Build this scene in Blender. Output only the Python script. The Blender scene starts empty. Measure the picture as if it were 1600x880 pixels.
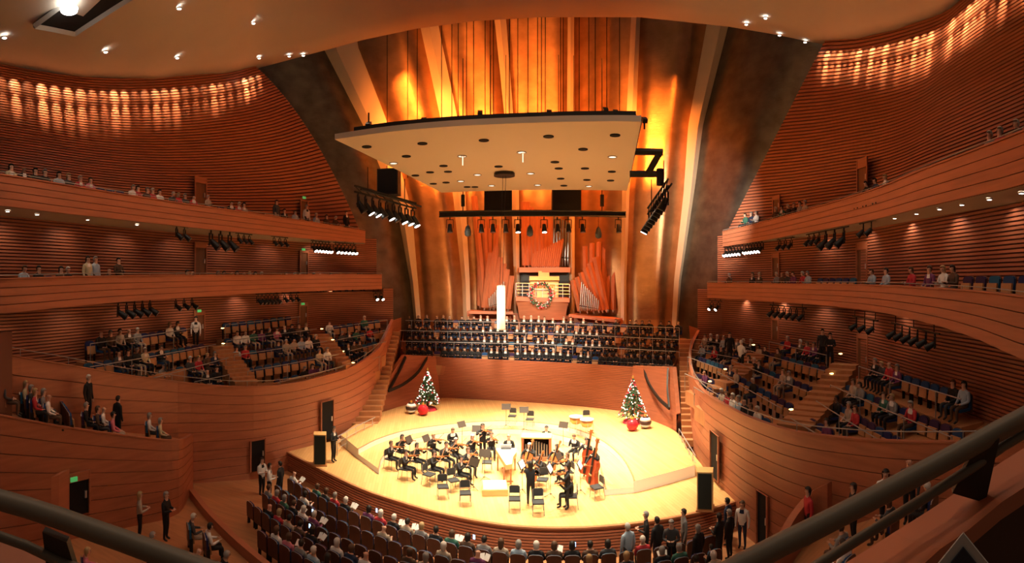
import bpy, bmesh, math, random
from mathutils import Vector, Matrix
random.seed(7)
V = Vector
C = bpy.context.scene.collection
SC = bpy.context.scene
F, CX, CY, H = 790.0, 800.0, 440.0, 8.8      # pixels per radian, picture centre, eye height above the stage

# ---------------------------------------------------------------- camera, world, exposure
cam_d = bpy.data.cameras.new('camera')
cam_d.type = 'PANO'
cam_d.panorama_type = 'CENTRAL_CYLINDRICAL'   # the photograph is a swept panorama
cam_d.central_cylindrical_range_u_min = -800 / F
cam_d.central_cylindrical_range_u_max = 800 / F
cam_d.central_cylindrical_range_v_min = -440 / F
cam_d.central_cylindrical_range_v_max = 440 / F
cam_d.central_cylindrical_radius = 1.0
cam_d.clip_start, cam_d.clip_end = 0.05, 300
cam = bpy.data.objects.new('camera', cam_d)
cam.location = (0, 0, H); cam.rotation_euler = (math.pi / 2, 0, 0)
C.objects.link(cam); SC.camera = cam
world = bpy.data.worlds.new('world'); SC.world = world; world.use_nodes = True
world.node_tree.nodes['Background'].inputs[0].default_value = (1.0, 0.72, 0.52, 1)
world.node_tree.nodes['Background'].inputs[1].default_value = 0.07
SC.view_settings.view_transform = 'Standard'; SC.view_settings.look = 'None'
SC.view_settings.gamma = 1.0; SC.view_settings.use_curve_mapping = False
SC.view_settings.exposure = 0.0
SC.cycles.sample_clamp_indirect = 6.0

def spot(loc, target, power, col, angle=60, blend=0.6, radius=0.15):
    l = bpy.data.lights.new('lamp', 'SPOT'); l.energy = power; l.color = col
    l.spot_size = math.radians(angle); l.spot_blend = blend; l.shadow_soft_size = radius
    o = bpy.data.objects.new('lamp', l); C.objects.link(o)
    o.location = loc
    o.rotation_euler = (V(target) - V(loc)).to_track_quat('-Z', 'Y').to_euler()
    return o
WARM = (1.0, 0.72, 0.42); ORANGE = (1.0, 0.25, 0.035); TUNG = (1.0, 0.60, 0.33); FILL = (1.0, 0.74, 0.54)
# stage lamps recessed in the canopy
for x, y in ((-4.5, 24), (0, 22), (4.5, 23), (-3.5, 28), (1.5, 27), (6, 27), (-1, 29.3), (4, 29.3)):
    spot((x, y, 14.2), (x * 0.95 + 0.3, y - 0.6, 0), 12500 if y < 29 else 8000, (1.0, 0.80, 0.54), 62, 0.8, 0.3)
# lit balcony banks aimed at stage and choir
for p, t, e in (((-10, 29, 11.0), (2, 27, 0), 7000), ((13, 27, 11.0), (0, 26, 0), 7000), ((-9.5, 24, 12.2), (2, 38, 5.6), 9000), ((6.5, 22.5, 12.2), (1, 38, 5.6), 9000)):
    spot(p, t, e, (1.0, 0.84, 0.62), 46, 0.7, 0.2)
spot((0, 19.5, 14.0), (0, 38, 5.2), 15000, (1.0, 0.86, 0.66), 30, 0.7, 0.2)
for x in (-4, 1, 6):
    spot((x, 9, 18.6), (.5 + x * .5, 22.5, 0), 9000, (1.0, 0.84, 0.62), 34, 0.7, 0.2)    # front of house
spot((8.3, 23.5, 12.5), (13.6, 33, 13.5), 9000, (1.0, 0.92, 0.78), 62, 1.0, 0.2)
# orange lamps standing on the canopy and hidden above the ceiling edge, washing the end wall
for x in (-5.0, -2.8, -.6, 1.6, 3.8, 6.0):
    spot((x, 29.5, 15.3), (x * 1.35 + .8, 39, 21.5), 10500, ORANGE, 74, 1.0, 0.08)
for x, t in ((-5.6, -7.6), (7.2, 11.0)):
    spot((x, 29.5, 15.0), (t, 37.5, 20), 8000, ORANGE, 56, 1.0, 0.08)
for x in (-7.5, -4, -.5, 3, 6, 8.6, 10.2):
    spot((x, 31.5 if x < 7 else 28.6, 25.5), (x * .95 + .3, 38.5, (19 if x < -3 else 14) if x < 7 else 9), 11000, ORANGE, 58, 0.9, 0.1)
# ceiling spots added for ambient fill, the last two to brighten the handrail
for x, y, z in ((-12, 10, 16.8), (-12, 17, 18), (-8, 22, 20.5), (-4, 12, 18.8), (4, 12, 18.8), (8, 19, 20.5), (9, 13, 18.6), (0, 17, 20.3), (-2.5, 2.5, 19.2), (3, 2.5, 19.2)):
    spot((x, y, z), (x, y + .5, 0), 500, FILL, 140, 1.0, 0.4)

# ---------------------------------------------------------------- pixel helpers
def pd(x, y, D):
    a = (x - CX) / F
    return V((D * math.sin(a), D * math.cos(a), H - (y - CY) / F * D))
def pz(x, y, z):
    return pd(x, y, (H - z) * F / (y - CY))
def topx(p):
    D = math.hypot(p[0], p[1])
    return CX + F * math.atan2(p[0], p[1]), CY + F * (H - p[2]) / D
def interp(tab, x):
    if x <= tab[0][0]:
        a, b = tab[0], tab[1]
    elif x >= tab[-1][0]:
        a, b = tab[-2], tab[-1]
    else:
        for a, b in zip(tab, tab[1:]):
            if a[0] <= x <= b[0]: break
    t = (x - a[0]) / (b[0] - a[0])
    return a[1] + (b[1] - a[1]) * t
def smooth(pts, n):
    """n points along a Catmull-Rom curve through the control points, even in chord length"""
    pts = [V(p) for p in pts]
    if len(pts) == 2:
        return [pts[0].lerp(pts[1], i / (n - 1)) for i in range(n)]
    L = [0]
    for a, b in zip(pts, pts[1:]): L.append(L[-1] + (b - a).length)
    out = []
    for i in range(n):
        s = L[-1] * i / (n - 1)
        k = 0
        while k < len(pts) - 2 and s > L[k + 1]: k += 1
        t = (s - L[k]) / max(L[k + 1] - L[k], 1e-9)
        p1, p2 = pts[k], pts[k + 1]
        p0 = pts[k - 1] if k else p1 * 2 - p2
        p3 = pts[k + 2] if k + 2 < len(pts) else p2 * 2 - p1
        out.append(0.5 * ((2 * p1) + (p2 - p0) * t + (2 * p0 - 5 * p1 + 4 * p2 - p3) * t * t + (3 * p1 - p0 - 3 * p2 + p3) * t ** 3))
    return out
def cpx(pts, n):                       # (x, y, D) control points
    return smooth([pd(*p) for p in pts], n)
def plan_normals(pts, ref=None):
    """horizontal normals of a curve, turned towards ref (the eye by default)"""
    ref = V((0, 0, H)) if ref is None else V(ref)
    out = []
    for i, p in enumerate(pts):
        t = pts[min(i + 1, len(pts) - 1)] - pts[max(i - 1, 0)]
        n = V((t.y, -t.x, 0))
        n = n.normalized() if n.length > 1e-6 else V((0, -1, 0))
        if i and n.dot(out[-1]) < 0: n = -n
        out.append(n)
    m = len(pts) // 2
    if out[m].dot(ref - pts[m]) < 0: out = [-n for n in out]
    return out

# ---------------------------------------------------------------- materials
MATS = {}
def mat(name, col, rough=0.55, metal=0.0, emit=None, estr=0.0, var=0.0, scale=(2, 2, 2), bump=0.0, col2=None, spec=0.4, aniso=0.0):
    if name in MATS: return MATS[name]
    m = bpy.data.materials.new(name); m.use_nodes = True
    nt = m.node_tree; b = nt.nodes['Principled BSDF']
    b.inputs['Base Color'].default_value = (*col, 1); b.inputs['Roughness'].default_value = rough
    b.inputs['Metallic'].default_value = metal; b.inputs['Specular IOR Level'].default_value = spec
    if aniso: b.inputs['Anisotropic'].default_value = aniso
    if emit:
        b.inputs['Emission Color'].default_value = (*emit, 1); b.inputs['Emission Strength'].default_value = estr
    if var or bump:
        tc = nt.nodes.new('ShaderNodeTexCoord'); mp = nt.nodes.new('ShaderNodeMapping'); no = nt.nodes.new('ShaderNodeTexNoise')
        mp.inputs['Scale'].default_value = scale; no.inputs['Scale'].default_value = 1.0; no.inputs['Detail'].default_value = 4
        nt.links.new(tc.outputs['Object'], mp.inputs['Vector']); nt.links.new(mp.outputs['Vector'], no.inputs['Vector'])
        if var:
            r = nt.nodes.new('ShaderNodeValToRGB'); c2 = col2 or tuple(c * (1 - var) for c in col)
            r.color_ramp.elements[0].position = 0.3; r.color_ramp.elements[1].position = 0.7
            r.color_ramp.elements[0].color = (*c2, 1); r.color_ramp.elements[1].color = (*col, 1)
            nt.links.new(no.outputs['Fac'], r.inputs['Fac']); nt.links.new(r.outputs['Color'], b.inputs['Base Color'])
        if bump:
            bp = nt.nodes.new('ShaderNodeBump'); bp.inputs['Strength'].default_value = bump; bp.inputs['Distance'].default_value = 0.02
            nt.links.new(no.outputs['Fac'], bp.inputs['Height']); nt.links.new(bp.outputs['Normal'], b.inputs['Normal'])
    MATS[name] = m
    return m
WOOD = mat('cherry wood', (0.43, 0.150, 0.078), 0.42, var=0.28, scale=(0.8, 0.8, 9))
WOODD = mat('cherry wood dark joint', (0.10, 0.030, 0.014), 0.7)
WOODB = mat('cherry board', (0.44, 0.155, 0.078), 0.45, var=0.22, scale=(0.6, 0.6, 7))
BACKW = mat('stage wall wood', (0.40, 0.125, 0.06), 0.4, var=0.25, scale=(0.7, 0.7, 10))
TAN = mat('tan seat wood', (0.50, 0.25, 0.11), 0.45, var=0.2, scale=(5, 5, 2))
FLOORW = mat('aisle wood floor', (0.45, 0.20, 0.085), 0.45, var=0.25, scale=(1, 6, 1))
PLASTER = mat('tan plaster', (0.50, 0.46, 0.40), 0.75, var=0.05, scale=(0.5, 0.5, 0.5))
CREAM = mat('cream plaster rib', (0.70, 0.55, 0.38), 0.6, var=0.06, scale=(1, 1, 0.4))
CANOPY = mat('cream canopy', (0.74, 0.64, 0.48), 0.6)
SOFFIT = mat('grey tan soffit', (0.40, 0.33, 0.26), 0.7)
BLACK = mat('black paint', (0.008, 0.007, 0.006), 0.5)
DARK = mat('black and opening shade', (0.006, 0.005, 0.005), 0.9)  # black for grilles, and paints the shade inside openings
STEEL = mat('brushed steel', (0.55, 0.56, 0.58), 0.35, metal=0.7)
GREYR = mat('grey rail paint', (0.32, 0.31, 0.30), 0.4, metal=0.3)
PIPEP = mat('dark bronze rail paint', (0.15, 0.125, 0.09), 0.5, metal=0.1)
WHITE = mat('white', (0.85, 0.84, 0.80), 0.6)
RISERF = mat('pale riser face', (0.92, 0.88, 0.80), 0.6)
REDPIPE = mat('red stained organ wood', (0.36, 0.125, 0.06), 0.4, var=0.2, scale=(3, 3, 0.7))
TIN = mat('organ tin', (0.62, 0.58, 0.52), 0.3, metal=0.9)
DTIN = mat('dark tin', (0.22, 0.22, 0.23), 0.35, metal=0.8)
CONS = mat('light oak', (0.74, 0.46, 0.18), 0.45, var=0.15, scale=(2, 2, 8))
LAMPON = mat('lit lamp', (1, 1, 1), 0.5, emit=(1.0, 0.93, 0.82), estr=14)
LAMPSOFT = mat('lit downlight', (1, 1, 1), 0.5, emit=(1.0, 0.86, 0.66), estr=1.6)
STEPL = mat('lit step light', (1, 0.8, 0.4), 0.5, emit=(1.0, 0.62, 0.20), estr=5)
EXITG = mat('green exit sign', (0.1, 0.6, 0.2), 0.5, emit=(0.12, 0.8, 0.22), estr=0.3)
PHONE = mat('lit phone screen', (0.3, 0.5, 1), 0.4, emit=(0.35, 0.6, 1.0), estr=4)
def weave(name, col, col2, rough):
    m = mat(name, col, rough, metal=0.85, aniso=0.85, var=0.4, col2=col2, scale=(0.9, 0.9, 1.2))
    nt = m.node_tree; b = nt.nodes['Principled BSDF']
    ge = nt.nodes.new('ShaderNodeNewGeometry'); c1 = nt.nodes.new('ShaderNodeVectorMath'); c2 = nt.nodes.new('ShaderNodeVectorMath'); c1.operation = c2.operation = 'CROSS_PRODUCT'; c1.inputs[0].default_value = (0, 0, 1)
    nt.links.new(ge.outputs['Normal'], c1.inputs[1]); nt.links.new(ge.outputs['Normal'], c2.inputs[0]); nt.links.new(c1.outputs[0], c2.inputs[1]); nt.links.new(c2.outputs[0], b.inputs['Tangent'])
    tc = nt.nodes.new('ShaderNodeTexCoord'); mp = nt.nodes.new('ShaderNodeMapping'); mp.inputs['Scale'].default_value = (1.2, 1.2, 16)
    no = nt.nodes.new('ShaderNodeTexNoise'); no.inputs['Scale'].default_value = 1.5; no.inputs['Detail'].default_value = 6
    bp = nt.nodes.new('ShaderNodeBump'); bp.inputs['Strength'].default_value = 0.5; bp.inputs['Distance'].default_value = 0.03
    nt.links.new(tc.outputs['Object'], mp.inputs['Vector']); nt.links.new(mp.outputs['Vector'], no.inputs['Vector'])
    nt.links.new(no.outputs['Fac'], bp.inputs['Height']); nt.links.new(bp.outputs['Normal'], b.inputs['Normal'])
    return m
MESHB = weave('bronze woven mesh', (0.50, 0.27, 0.13), (0.34, 0.18, 0.085), 0.36)
MESHG = weave('grey woven mesh', (0.19, 0.175, 0.15), (0.11, 0.10, 0.085), 0.40)
def planks(name, c1, c2, rot, rough):
    m = bpy.data.materials.new(name); m.use_nodes = True; nt = m.node_tree; b = nt.nodes['Principled BSDF']
    tc = nt.nodes.new('ShaderNodeTexCoord'); mp = nt.nodes.new('ShaderNodeMapping'); mp.inputs['Rotation'].default_value = (0, 0, rot)
    br = nt.nodes.new('ShaderNodeTexBrick'); br.inputs['Color1'].default_value = (*c1, 1); br.inputs['Color2'].default_value = (*c2, 1)
    br.inputs['Mortar'].default_value = (*[c * 0.6 for c in c2], 1); br.inputs['Scale'].default_value = 1.0
    br.inputs['Brick Width'].default_value = 2.2; br.inputs['Row Height'].default_value = 0.14; br.inputs['Mortar Size'].default_value = 0.004
    nt.links.new(tc.outputs['Object'], mp.inputs['Vector']); nt.links.new(mp.outputs['Vector'], br.inputs['Vector'])
    nt.links.new(br.outputs['Color'], b.inputs['Base Color']); b.inputs['Roughness'].default_value = rough
    return m
MAPLE = planks('maple stage planks', (0.70, 0.43, 0.175), (0.62, 0.36, 0.135), math.radians(80), 0.38)

# ---------------------------------------------------------------- mesh helpers
def tag(o, label=None, cat=None, group=None, kind=None):
    if label: o['label'] = label
    if cat: o['category'] = cat
    if group: o['group'] = group
    if kind: o['kind'] = kind
    return o
def link(name, me, parent=None, loc=None):
    o = bpy.data.objects.new(name, me); C.objects.link(o)
    if parent is not None: o.parent = parent
    if loc is not None: o.location = loc
    return o
def empty(name, loc=(0, 0, 0), rz=0.0):
    o = bpy.data.objects.new(name, None); C.objects.link(o); o.location = loc; o.rotation_euler = (0, 0, rz); o.empty_display_size = 0.2
    return o
def mesh(name, verts, faces, m, parent=None, smooth_=False, loc=None):
    me = bpy.data.meshes.new(name); me.from_pydata([tuple(v) for v in verts], [], faces); me.update()
    if smooth_: me.polygons.foreach_set('use_smooth', [True] * len(me.polygons))
    me.materials.append(m)
    return link(name, me, parent, loc)
class MB:
    def __init__(s): s.v, s.f = [], []
    def add(s, vs, fs):
        n = len(s.v); s.v += [V(v) for v in vs]; s.f += [tuple(i + n for i in f) for f in fs]; return s
    def box(s, c, d, rz=0.0, rx=0.0, ry=0.0):
        R = Matrix.Rotation(rz, 3, 'Z') @ Matrix.Rotation(ry, 3, 'Y') @ Matrix.Rotation(rx, 3, 'X'); c = V(c)
        vs = [c + R @ V((x * d[0] / 2, y * d[1] / 2, z * d[2] / 2)) for x in (-1, 1) for y in (-1, 1) for z in (-1, 1)]
        return s.add(vs, [(0, 1, 3, 2), (4, 6, 7, 5), (0, 4, 5, 1), (2, 3, 7, 6), (0, 2, 6, 4), (1, 5, 7, 3)])
    def tube(s, pts, r, n=8, cap=True):
        pts = [V(p) for p in pts]; rs = r if isinstance(r, (list, tuple)) else [r] * len(pts)
        vs, fs = [], []
        for i, p in enumerate(pts):
            t = (pts[min(i + 1, len(pts) - 1)] - pts[max(i - 1, 0)])
            t = t.normalized() if t.length > 1e-9 else V((0, 0, 1))
            a = t.cross(V((0, 0, 1)) if abs(t.z) < 0.95 else V((1, 0, 0))).normalized(); b = t.cross(a)
            vs += [p + (a * math.cos(2 * math.pi * k / n) + b * math.sin(2 * math.pi * k / n)) * rs[i] for k in range(n)]
        for i in range(len(pts) - 1):
            for k in range(n):
                fs.append((i * n + k, i * n + (k + 1) % n, (i + 1) * n + (k + 1) % n, (i + 1) * n + k))
        if cap:
            fs.append(tuple(range(n - 1, -1, -1))); fs.append(tuple((len(pts) - 1) * n + k for k in range(n)))
        return s.add(vs, fs)
    def lathe(s, prof, c=(0, 0, 0), n=16, cap=True):
        c = V(c); vs, fs = [], []
        for (r, z) in prof: vs += [c + V((r * math.cos(2 * math.pi * k / n), r * math.sin(2 * math.pi * k / n), z)) for k in range(n)]
        for i in range(len(prof) - 1):
            for k in range(n): fs.append((i * n + k, i * n + (k + 1) % n, (i + 1) * n + (k + 1) % n, (i + 1) * n + k))
        if cap: fs.append(tuple(range(n - 1, -1, -1))); fs.append(tuple((len(prof) - 1) * n + k for k in range(n)))
        return s.add(vs, fs)
    def prism(s, poly, d):                # polygon extruded along vector d
        n = len(poly); d = V(d); poly = [V(p) for p in poly]
        return s.add(poly + [p + d for p in poly], [tuple(range(n - 1, -1, -1)), tuple(range(n, 2 * n))] + [(i, (i + 1) % n, n + (i + 1) % n, n + i) for i in range(n)])
    def band(s, a, b, d):                 # closed strip between curves a and b, d = thickness vectors per station
        n = len(a); vs = []
        for i in range(n): vs += [a[i], b[i], b[i] + d[i], a[i] + d[i]]
        fs = [(0, 1, 2, 3), tuple(4 * (n - 1) + k for k in (3, 2, 1, 0))]
        for i in range(n - 1):
            p, q = 4 * i, 4 * (i + 1)
            for k in range(4): fs.append((p + k, q + k, q + (k + 1) % 4, p + (k + 1) % 4))
        return s.add(vs, fs)
    def data(s, name, m, sm=False):
        me = bpy.data.meshes.new(name); me.from_pydata([tuple(v) for v in s.v], [], s.f); me.update()
        bm = bmesh.new(); bm.from_mesh(me); bmesh.ops.recalc_face_normals(bm, faces=bm.faces); bm.to_mesh(me); bm.free()
        if sm: me.polygons.foreach_set('use_smooth', [True] * len(me.polygons))
        me.materials.append(m); return me
    def build(s, name, m, parent=None, loc=None, sm=False):
        return link(name, s.data(name, m, sm), parent, loc)
def loft(name, rows, m, parent=None, sm=True):
    n = len(rows[0]); vs = [p for r in rows for p in r]; fs = []
    for j in range(len(rows) - 1):
        for i in range(n - 1): fs.append((j * n + i, j * n + i + 1, (j + 1) * n + i + 1, (j + 1) * n + i))
    return mesh(name, vs, fs, m, parent, sm)
def mixc(a, b, t): return [p.lerp(q, t) for p, q in zip(a, b)]
def copy_tree(o, parent=None):
    c = o.copy(); C.objects.link(c); c.parent = parent
    for ch in o.children: copy_tree(ch, c)
    return c
def boards(name, top, bot, nb, m=None, proud=0.05, gap=0.012, cap=True, ref=None):
    """a wall faced with long boards, each board its own child; dark joints behind"""
    m = m or WOODB
    n = plan_normals(bot, ref)
    w = tag(loft(name, [bot, top], WOODD), kind='structure')
    hh = sum((a - b).length for a, b in zip(top, bot)) / len(top)
    g = gap / hh
    for k in range(nb):
        a, b = mixc(bot, top, k / nb + g), mixc(bot, top, (k + 1) / nb - g)
        MB().band(a, b, [q * proud for q in n]).build('board', m, w)
    if cap:
        a = [p - q * 0.10 for p, q in zip(top, n)]; b = [p + q * (proud + 0.03) for p, q in zip(top, n)]
        MB().band(a, b, [V((0, 0, 0.05))] * len(a)).build('cap_rail', m, w)
    return w
def slatted(name, top, bot, ns, m=None, proud=0.06, ref=None, fill=0.62, bow=None):
    m = m or WOOD
    def mixc(a, b, t):               # bow: how far each station bends sideways at mid height
        return [p.lerp(q, t) + (w * 4 * t * (1 - t) if w else V()) for p, q, w in zip(a, b, bow or [None] * len(a))]
    n = plan_normals(bot, ref)
    w = tag(loft(name, [mixc(bot, top, j / 8) for j in range(9)], WOODD), kind='structure')
    mb = MB()
    for k in range(ns):
        mb.band(mixc(bot, top, (k + 0.5 - fill / 2) / ns), mixc(bot, top, (k + 0.5 + fill / 2) / ns), [q * proud for q in n])
    tag(mb.build('slats', m, w), kind='stuff')
    return w
def ordn(n):
    return str(n) + ('th' if 10 <= n % 100 <= 20 else {1: 'st', 2: 'nd', 3: 'rd'}.get(n % 10, 'th'))

# ================================================================ the hall
def wz(x, D, z):
    a = (x - CX) / F
    return V((D * math.sin(a), D * math.cos(a), z))
LF = [(-200, 15.6), (0, 17.6), (100, 19.4), (200, 21.8), (300, 24.6), (400, 27.8), (500, 31.8), (570, 35.2)]   # upper balcony front, left
LM = [(-200, 14.6), (0, 16.4), (137, 19.7), (225, 22.3), (400, 28.6), (500, 32.8), (596, 36.4)]                # middle balcony front, left
LW = [(-200, 18.0), (0, 20.3), (100, 22.3), (200, 25.0), (300, 28.0), (400, 31.2), (500, 34.6), (570, 36.4), (600, 36.8), (614, 37.0)]   # back wall, left
RF = [(1130, 33.5), (1200, 29.5), (1340, 21.8), (1450, 16.6), (1535, 14.1), (1600, 12.5), (1800, 9.6)]
RM = [(1106, 33.5), (1200, 28.5), (1340, 21.2), (1450, 16.4), (1535, 14.0), (1600, 12.6), (1800, 9.8)]
RW = [(1090, 34.6), (1130, 34.2), (1200, 31.0), (1280, 27.6), (1340, 25.3), (1450, 19.8), (1535, 17.0), (1600, 15.2), (1800, 11.8)]
NS = 36
# --- upper side walls
top = cpx([(-260, 40, 18.6), (-120, 82, 19.8), (0, 107, 21.5), (130, 127, 24.0), (240, 129, 27.0), (350, 120, 30.5), (400, 109, 32.5)], NS)
bot = smooth([wz(x, D, 11.55) for x, D in [(-260, 17.4)] + LW[1:8]], NS)
LTOP = top
dv = pd(480, 201, 34.2) - bot[-1].lerp(top[-1], .56)
top = [p + (p - q) * .03 for p, q in zip(top, bot)]
slatted('wall_left_upper', top, bot, 58, bow=[dv * (i / (NS - 1)) ** 4 for i in range(NS)])
top = cpx([(1286, 71, 28.8), (1340, 67, 26.5), (1400, 54, 24.0), (1470, 31, 21.3), (1511, 0, 19.8), (1600, -70, 17.2), (1800, -190, 14.0)], NS)
bot = smooth([wz(x, D, 11.55) for x, D in RW[1:]], NS)
RTOP = top
top = [p + (p - q) * .03 for p, q in zip(top, bot)]
slatted('wall_right_upper', top, bot, 58)
# wall washers in the ceiling slot along both side walls
rgl = random.Random(9)
for T, ks in ((LTOP, range(8, 36)), (RTOP, range(0, 28))):
    nn = plan_normals(T)
    for k in ks:
        p = T[k]; q = p + nn[k] * (0.72 + 0.1 * rgl.random()) + V((0, 0, -0.10))
        e_ = rgl.choice((0.25, 0.5, 0.8, 1.1, 1.7))
        spot(q, p + V((0, 0, -.85)), 260 * e_, (1.0, 0.66, 0.34), 46, 1.0, 0.03)
        spot(q, p + V((0, 0, -2.3)), 1000 * e_, (1.0, 0.64, 0.33), 24, 1.0, 0.03)
# --- walls behind the middle balcony and behind the terraces
for nm, T, z1, z0, ns in (('wall_left_middle', LW[:8] + [(588, 36.7)], 11.9, 8.0, 28), ('wall_left_terrace', LW[:10], 8.3, 3.4, 36),
                          ('wall_right_middle', [(1122, 34.3)] + RW[2:], 11.9, 8.0, 28), ('wall_right_terrace', RW, 8.3, 3.4, 36)):
    slatted(nm, smooth([wz(x, D, z1) for x, D in T], NS), smooth([wz(x, D, z0) for x, D in T], NS), ns)
# --- balcony fronts, floors and soffits
def balcony(side, level, tp, bt, wall, nb, zf, zs):
    t, b = cpx(tp, NS), cpx(bt, NS)
    boards('wall_%s_%s_balcony' % (side, level), t, b, nb)
    xs = [topx(p)[0] for p in b]
    back = [wz(x, interp(wall, x) + 0.05, zf) for x in xs]
    fl = [V((p.x, p.y, zf)) for p in b]
    tag(loft('floor_%s_%s_balcony' % (side, level), [fl, back], FLOORW), kind='structure')
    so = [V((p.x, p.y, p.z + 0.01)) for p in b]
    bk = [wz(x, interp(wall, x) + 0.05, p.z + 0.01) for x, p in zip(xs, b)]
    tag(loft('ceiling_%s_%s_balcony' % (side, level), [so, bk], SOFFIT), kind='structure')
    n_ = plan_normals(b)
    for i in range(3, NS - 1, 4):     # soffit spots added to lighten the walls behind the balconies
        p = so[i] - n_[i] * 1.1 - V((0, 0, .06)); spot(p, p - n_[i] * 1.2 - V((0, 0, 2.6)), 58, FILL, 120, 1.0, .06)
    return t, b
yl = lambda T, z: [(x, CY - (z - H) / D * F, D) for x, D in T]
LFt = [(-200, 252, 15.6), (0, 274, 17.6), (100, 290, 19.4), (200, 306, 21.8), (300, 321, 24.6), (400, 335, 27.8), (500, 350, 31.8), (570, 362, 35.2)]
LFb = [(-200, 306, 15.6), (0, 322, 17.6), (100, 334, 19.4), (200, 345, 21.8), (300, 356, 24.6), (400, 366, 27.8), (500, 375, 31.8), (570, 380, 35.2)]
balcony('left', 'upper', LFt, LFb, LW, 4, 11.9, 11.4)
LMt = [(-200, 442, 14.6), (0, 437, 16.4), (137, 433, 19.7), (225, 432, 22.3), (400, 431, 28.6), (500, 430, 32.8), (596, 430, 36.4)]
LMb = [(-200, 500, 14.6), (0, 490, 16.4), (137, 477, 19.7), (225, 470, 22.3), (400, 459, 28.6), (500, 455, 32.8), (596, 452, 36.4)]
balcony('left', 'middle', LMt, LMb, LW, 4, 8.1, 7.7)
RFt = [(1130, 363, 33.5), (1200, 346, 29.5), (1340, 306, 21.8), (1450, 264, 16.6), (1535, 232, 14.1), (1600, 207, 12.5), (1800, 130, 9.6)]
RFb = [(1130, 386, 33.5), (1200, 375, 29.5), (1340, 349, 21.8), (1450, 323, 16.6), (1535, 304, 14.1), (1600, 289, 12.5), (1800, 225, 9.6)]
balcony('right', 'upper', RFt, RFb, RW, 4, 11.9, 11.4)
RMt = [(1106, 443, 33.5), (1200, 444, 28.5), (1340, 446, 21.2), (1450, 451, 16.4), (1535, 457, 14.0), (1600, 465, 12.6), (1800, 490, 9.8)]
RMb = [(1106, 466, 33.5), (1200, 471, 28.5), (1340, 483, 21.2), (1450, 505, 16.4), (1535, 533, 14.0), (1600, 562, 12.6), (1800, 620, 9.8)]
balcony('right', 'middle', RMt, RMb, RW, 4, 8.1, 7.7)

# --- terrace fronts
LTt = cpx([(-120, 520, 15.6), (18, 556, 17.6), (100, 570, 19.0), (200, 587, 21.5), (275, 597, 23.3), (345, 604, 24.3), (400, 605, 25.0), (450, 601, 26.2), (500, 590, 27.6), (550, 574, 29.6), (588, 548, 32.3), (604, 520, 34.6), (613, 500, 36.3)], 48)
LTb = [V((p.x, p.y, -1.0)) for p in LTt]
boards('wall_left_terrace_front', LTt, LTb, 11)
RTt = cpx([(1091, 517, 34.3), (1079, 545, 31.5), (1081, 580, 27.8), (1100, 612, 24.0), (1148, 642, 20.4), (1190, 660, 18.6), (1245, 676, 17.0), (1350, 688, 15.2), (1475, 692, 13.6), (1600, 690, 12.5), (1750, 680, 11.5)], 48)
RTb = [V((p.x, p.y, -1.0)) for p in RTt]
boards('wall_right_terrace_front', RTt, RTb, 11)

# --- stage back wall with its two flaring wings
bk_b = smooth([pz(690, 632, 0.0), pz(760, 636, 0), pz(840, 641, 0.0), pz(910, 647, 0), pz(975, 655, 0.0)], 24)
zt = [3.44, 3.3, 3.26, 3.3, 3.36]
bk_t = [V((p.x, p.y, 3.36)) for p in bk_b]
for p, (x, y) in zip(bk_t, [(672 + (1003 - 672) * i / 23, 557 + 16 * i / 23) for i in range(24)]):
    q = pz(x, y, 3.36); p.x, p.y = p.x * 0.5 + q.x * 0.5, p.y * 0.5 + q.y * 0.5
slatted('wall_stage_back', bk_t, bk_b, 30, BACKW, 0.035, fill=0.78)
def wing(name, bl, br, tl, tm, tr, arcs):
    """wing wall: bottom-left, bottom-right, top-left (low), top-middle, top-right"""
    nv = 14
    b = [bl.lerp(br, i / nv) for i in range(nv + 1)]
    t = []
    for i in range(nv + 1):
        s = i / nv
        t.append(tl.lerp(tm, s / 0.5) if s < 0.5 else tm.lerp(tr, (s - 0.5) / 0.5))
    n = plan_normals(b)
    w = tag(loft(name, [b, t], BACKW), kind='structure')
    MB().band(t, [p - q * 0.3 for p, q in zip(t, n)], [V((0, 0, 0.04))] * len(t)).build('cap', WOODB, w)
    mb = MB()
    for a in arcs:
        c = smooth(a, 14); nn = plan_normals(c)
        side = [V((0, 0, 0)) for _ in c]
        e = []
        for i, p in enumerate(c):
            tg = (c[min(i + 1, 13)] - c[max(i - 1, 0)]).normalized(); e.append(tg.cross(nn[i]).normalized() * 0.09)
        mb.band([p + q for p, q in zip(c, e)], [p - q for p, q in zip(c, e)], [q * 0.10 for q in nn])
    mb.build('black_band', BLACK, w)
    return w
wl = [pz(587, 657, 0.0), bk_b[0].copy(), pd(587, 622, 31.6), pd(632, 556, 35.2), bk_t[0].copy()]
wing('wall_stage_left_wing', *wl, [[pd(633, 558, 35.0), pd(621, 583, 34.0), pd(606, 611, 32.6)], [pd(667, 558, 36.2), pd(652, 582, 35.0), pd(630, 600, 33.8), pd(606, 611, 32.6)]])
wr = [pz(1057, 688, 0.0), bk_b[-1].copy(), pd(1057, 648, 28.0), pd(1051, 575, 30.6), bk_t[-1].copy()]
wing('wall_stage_right_wing', *wr, [[pd(1006, 574, 32.0), pd(1014, 598, 31.2), pd(1030, 622, 29.8), pd(1047, 638, 28.4)], [pd(1045, 576, 30.6), pd(1044, 605, 29.6), pd(1047, 638, 28.4)]])

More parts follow.
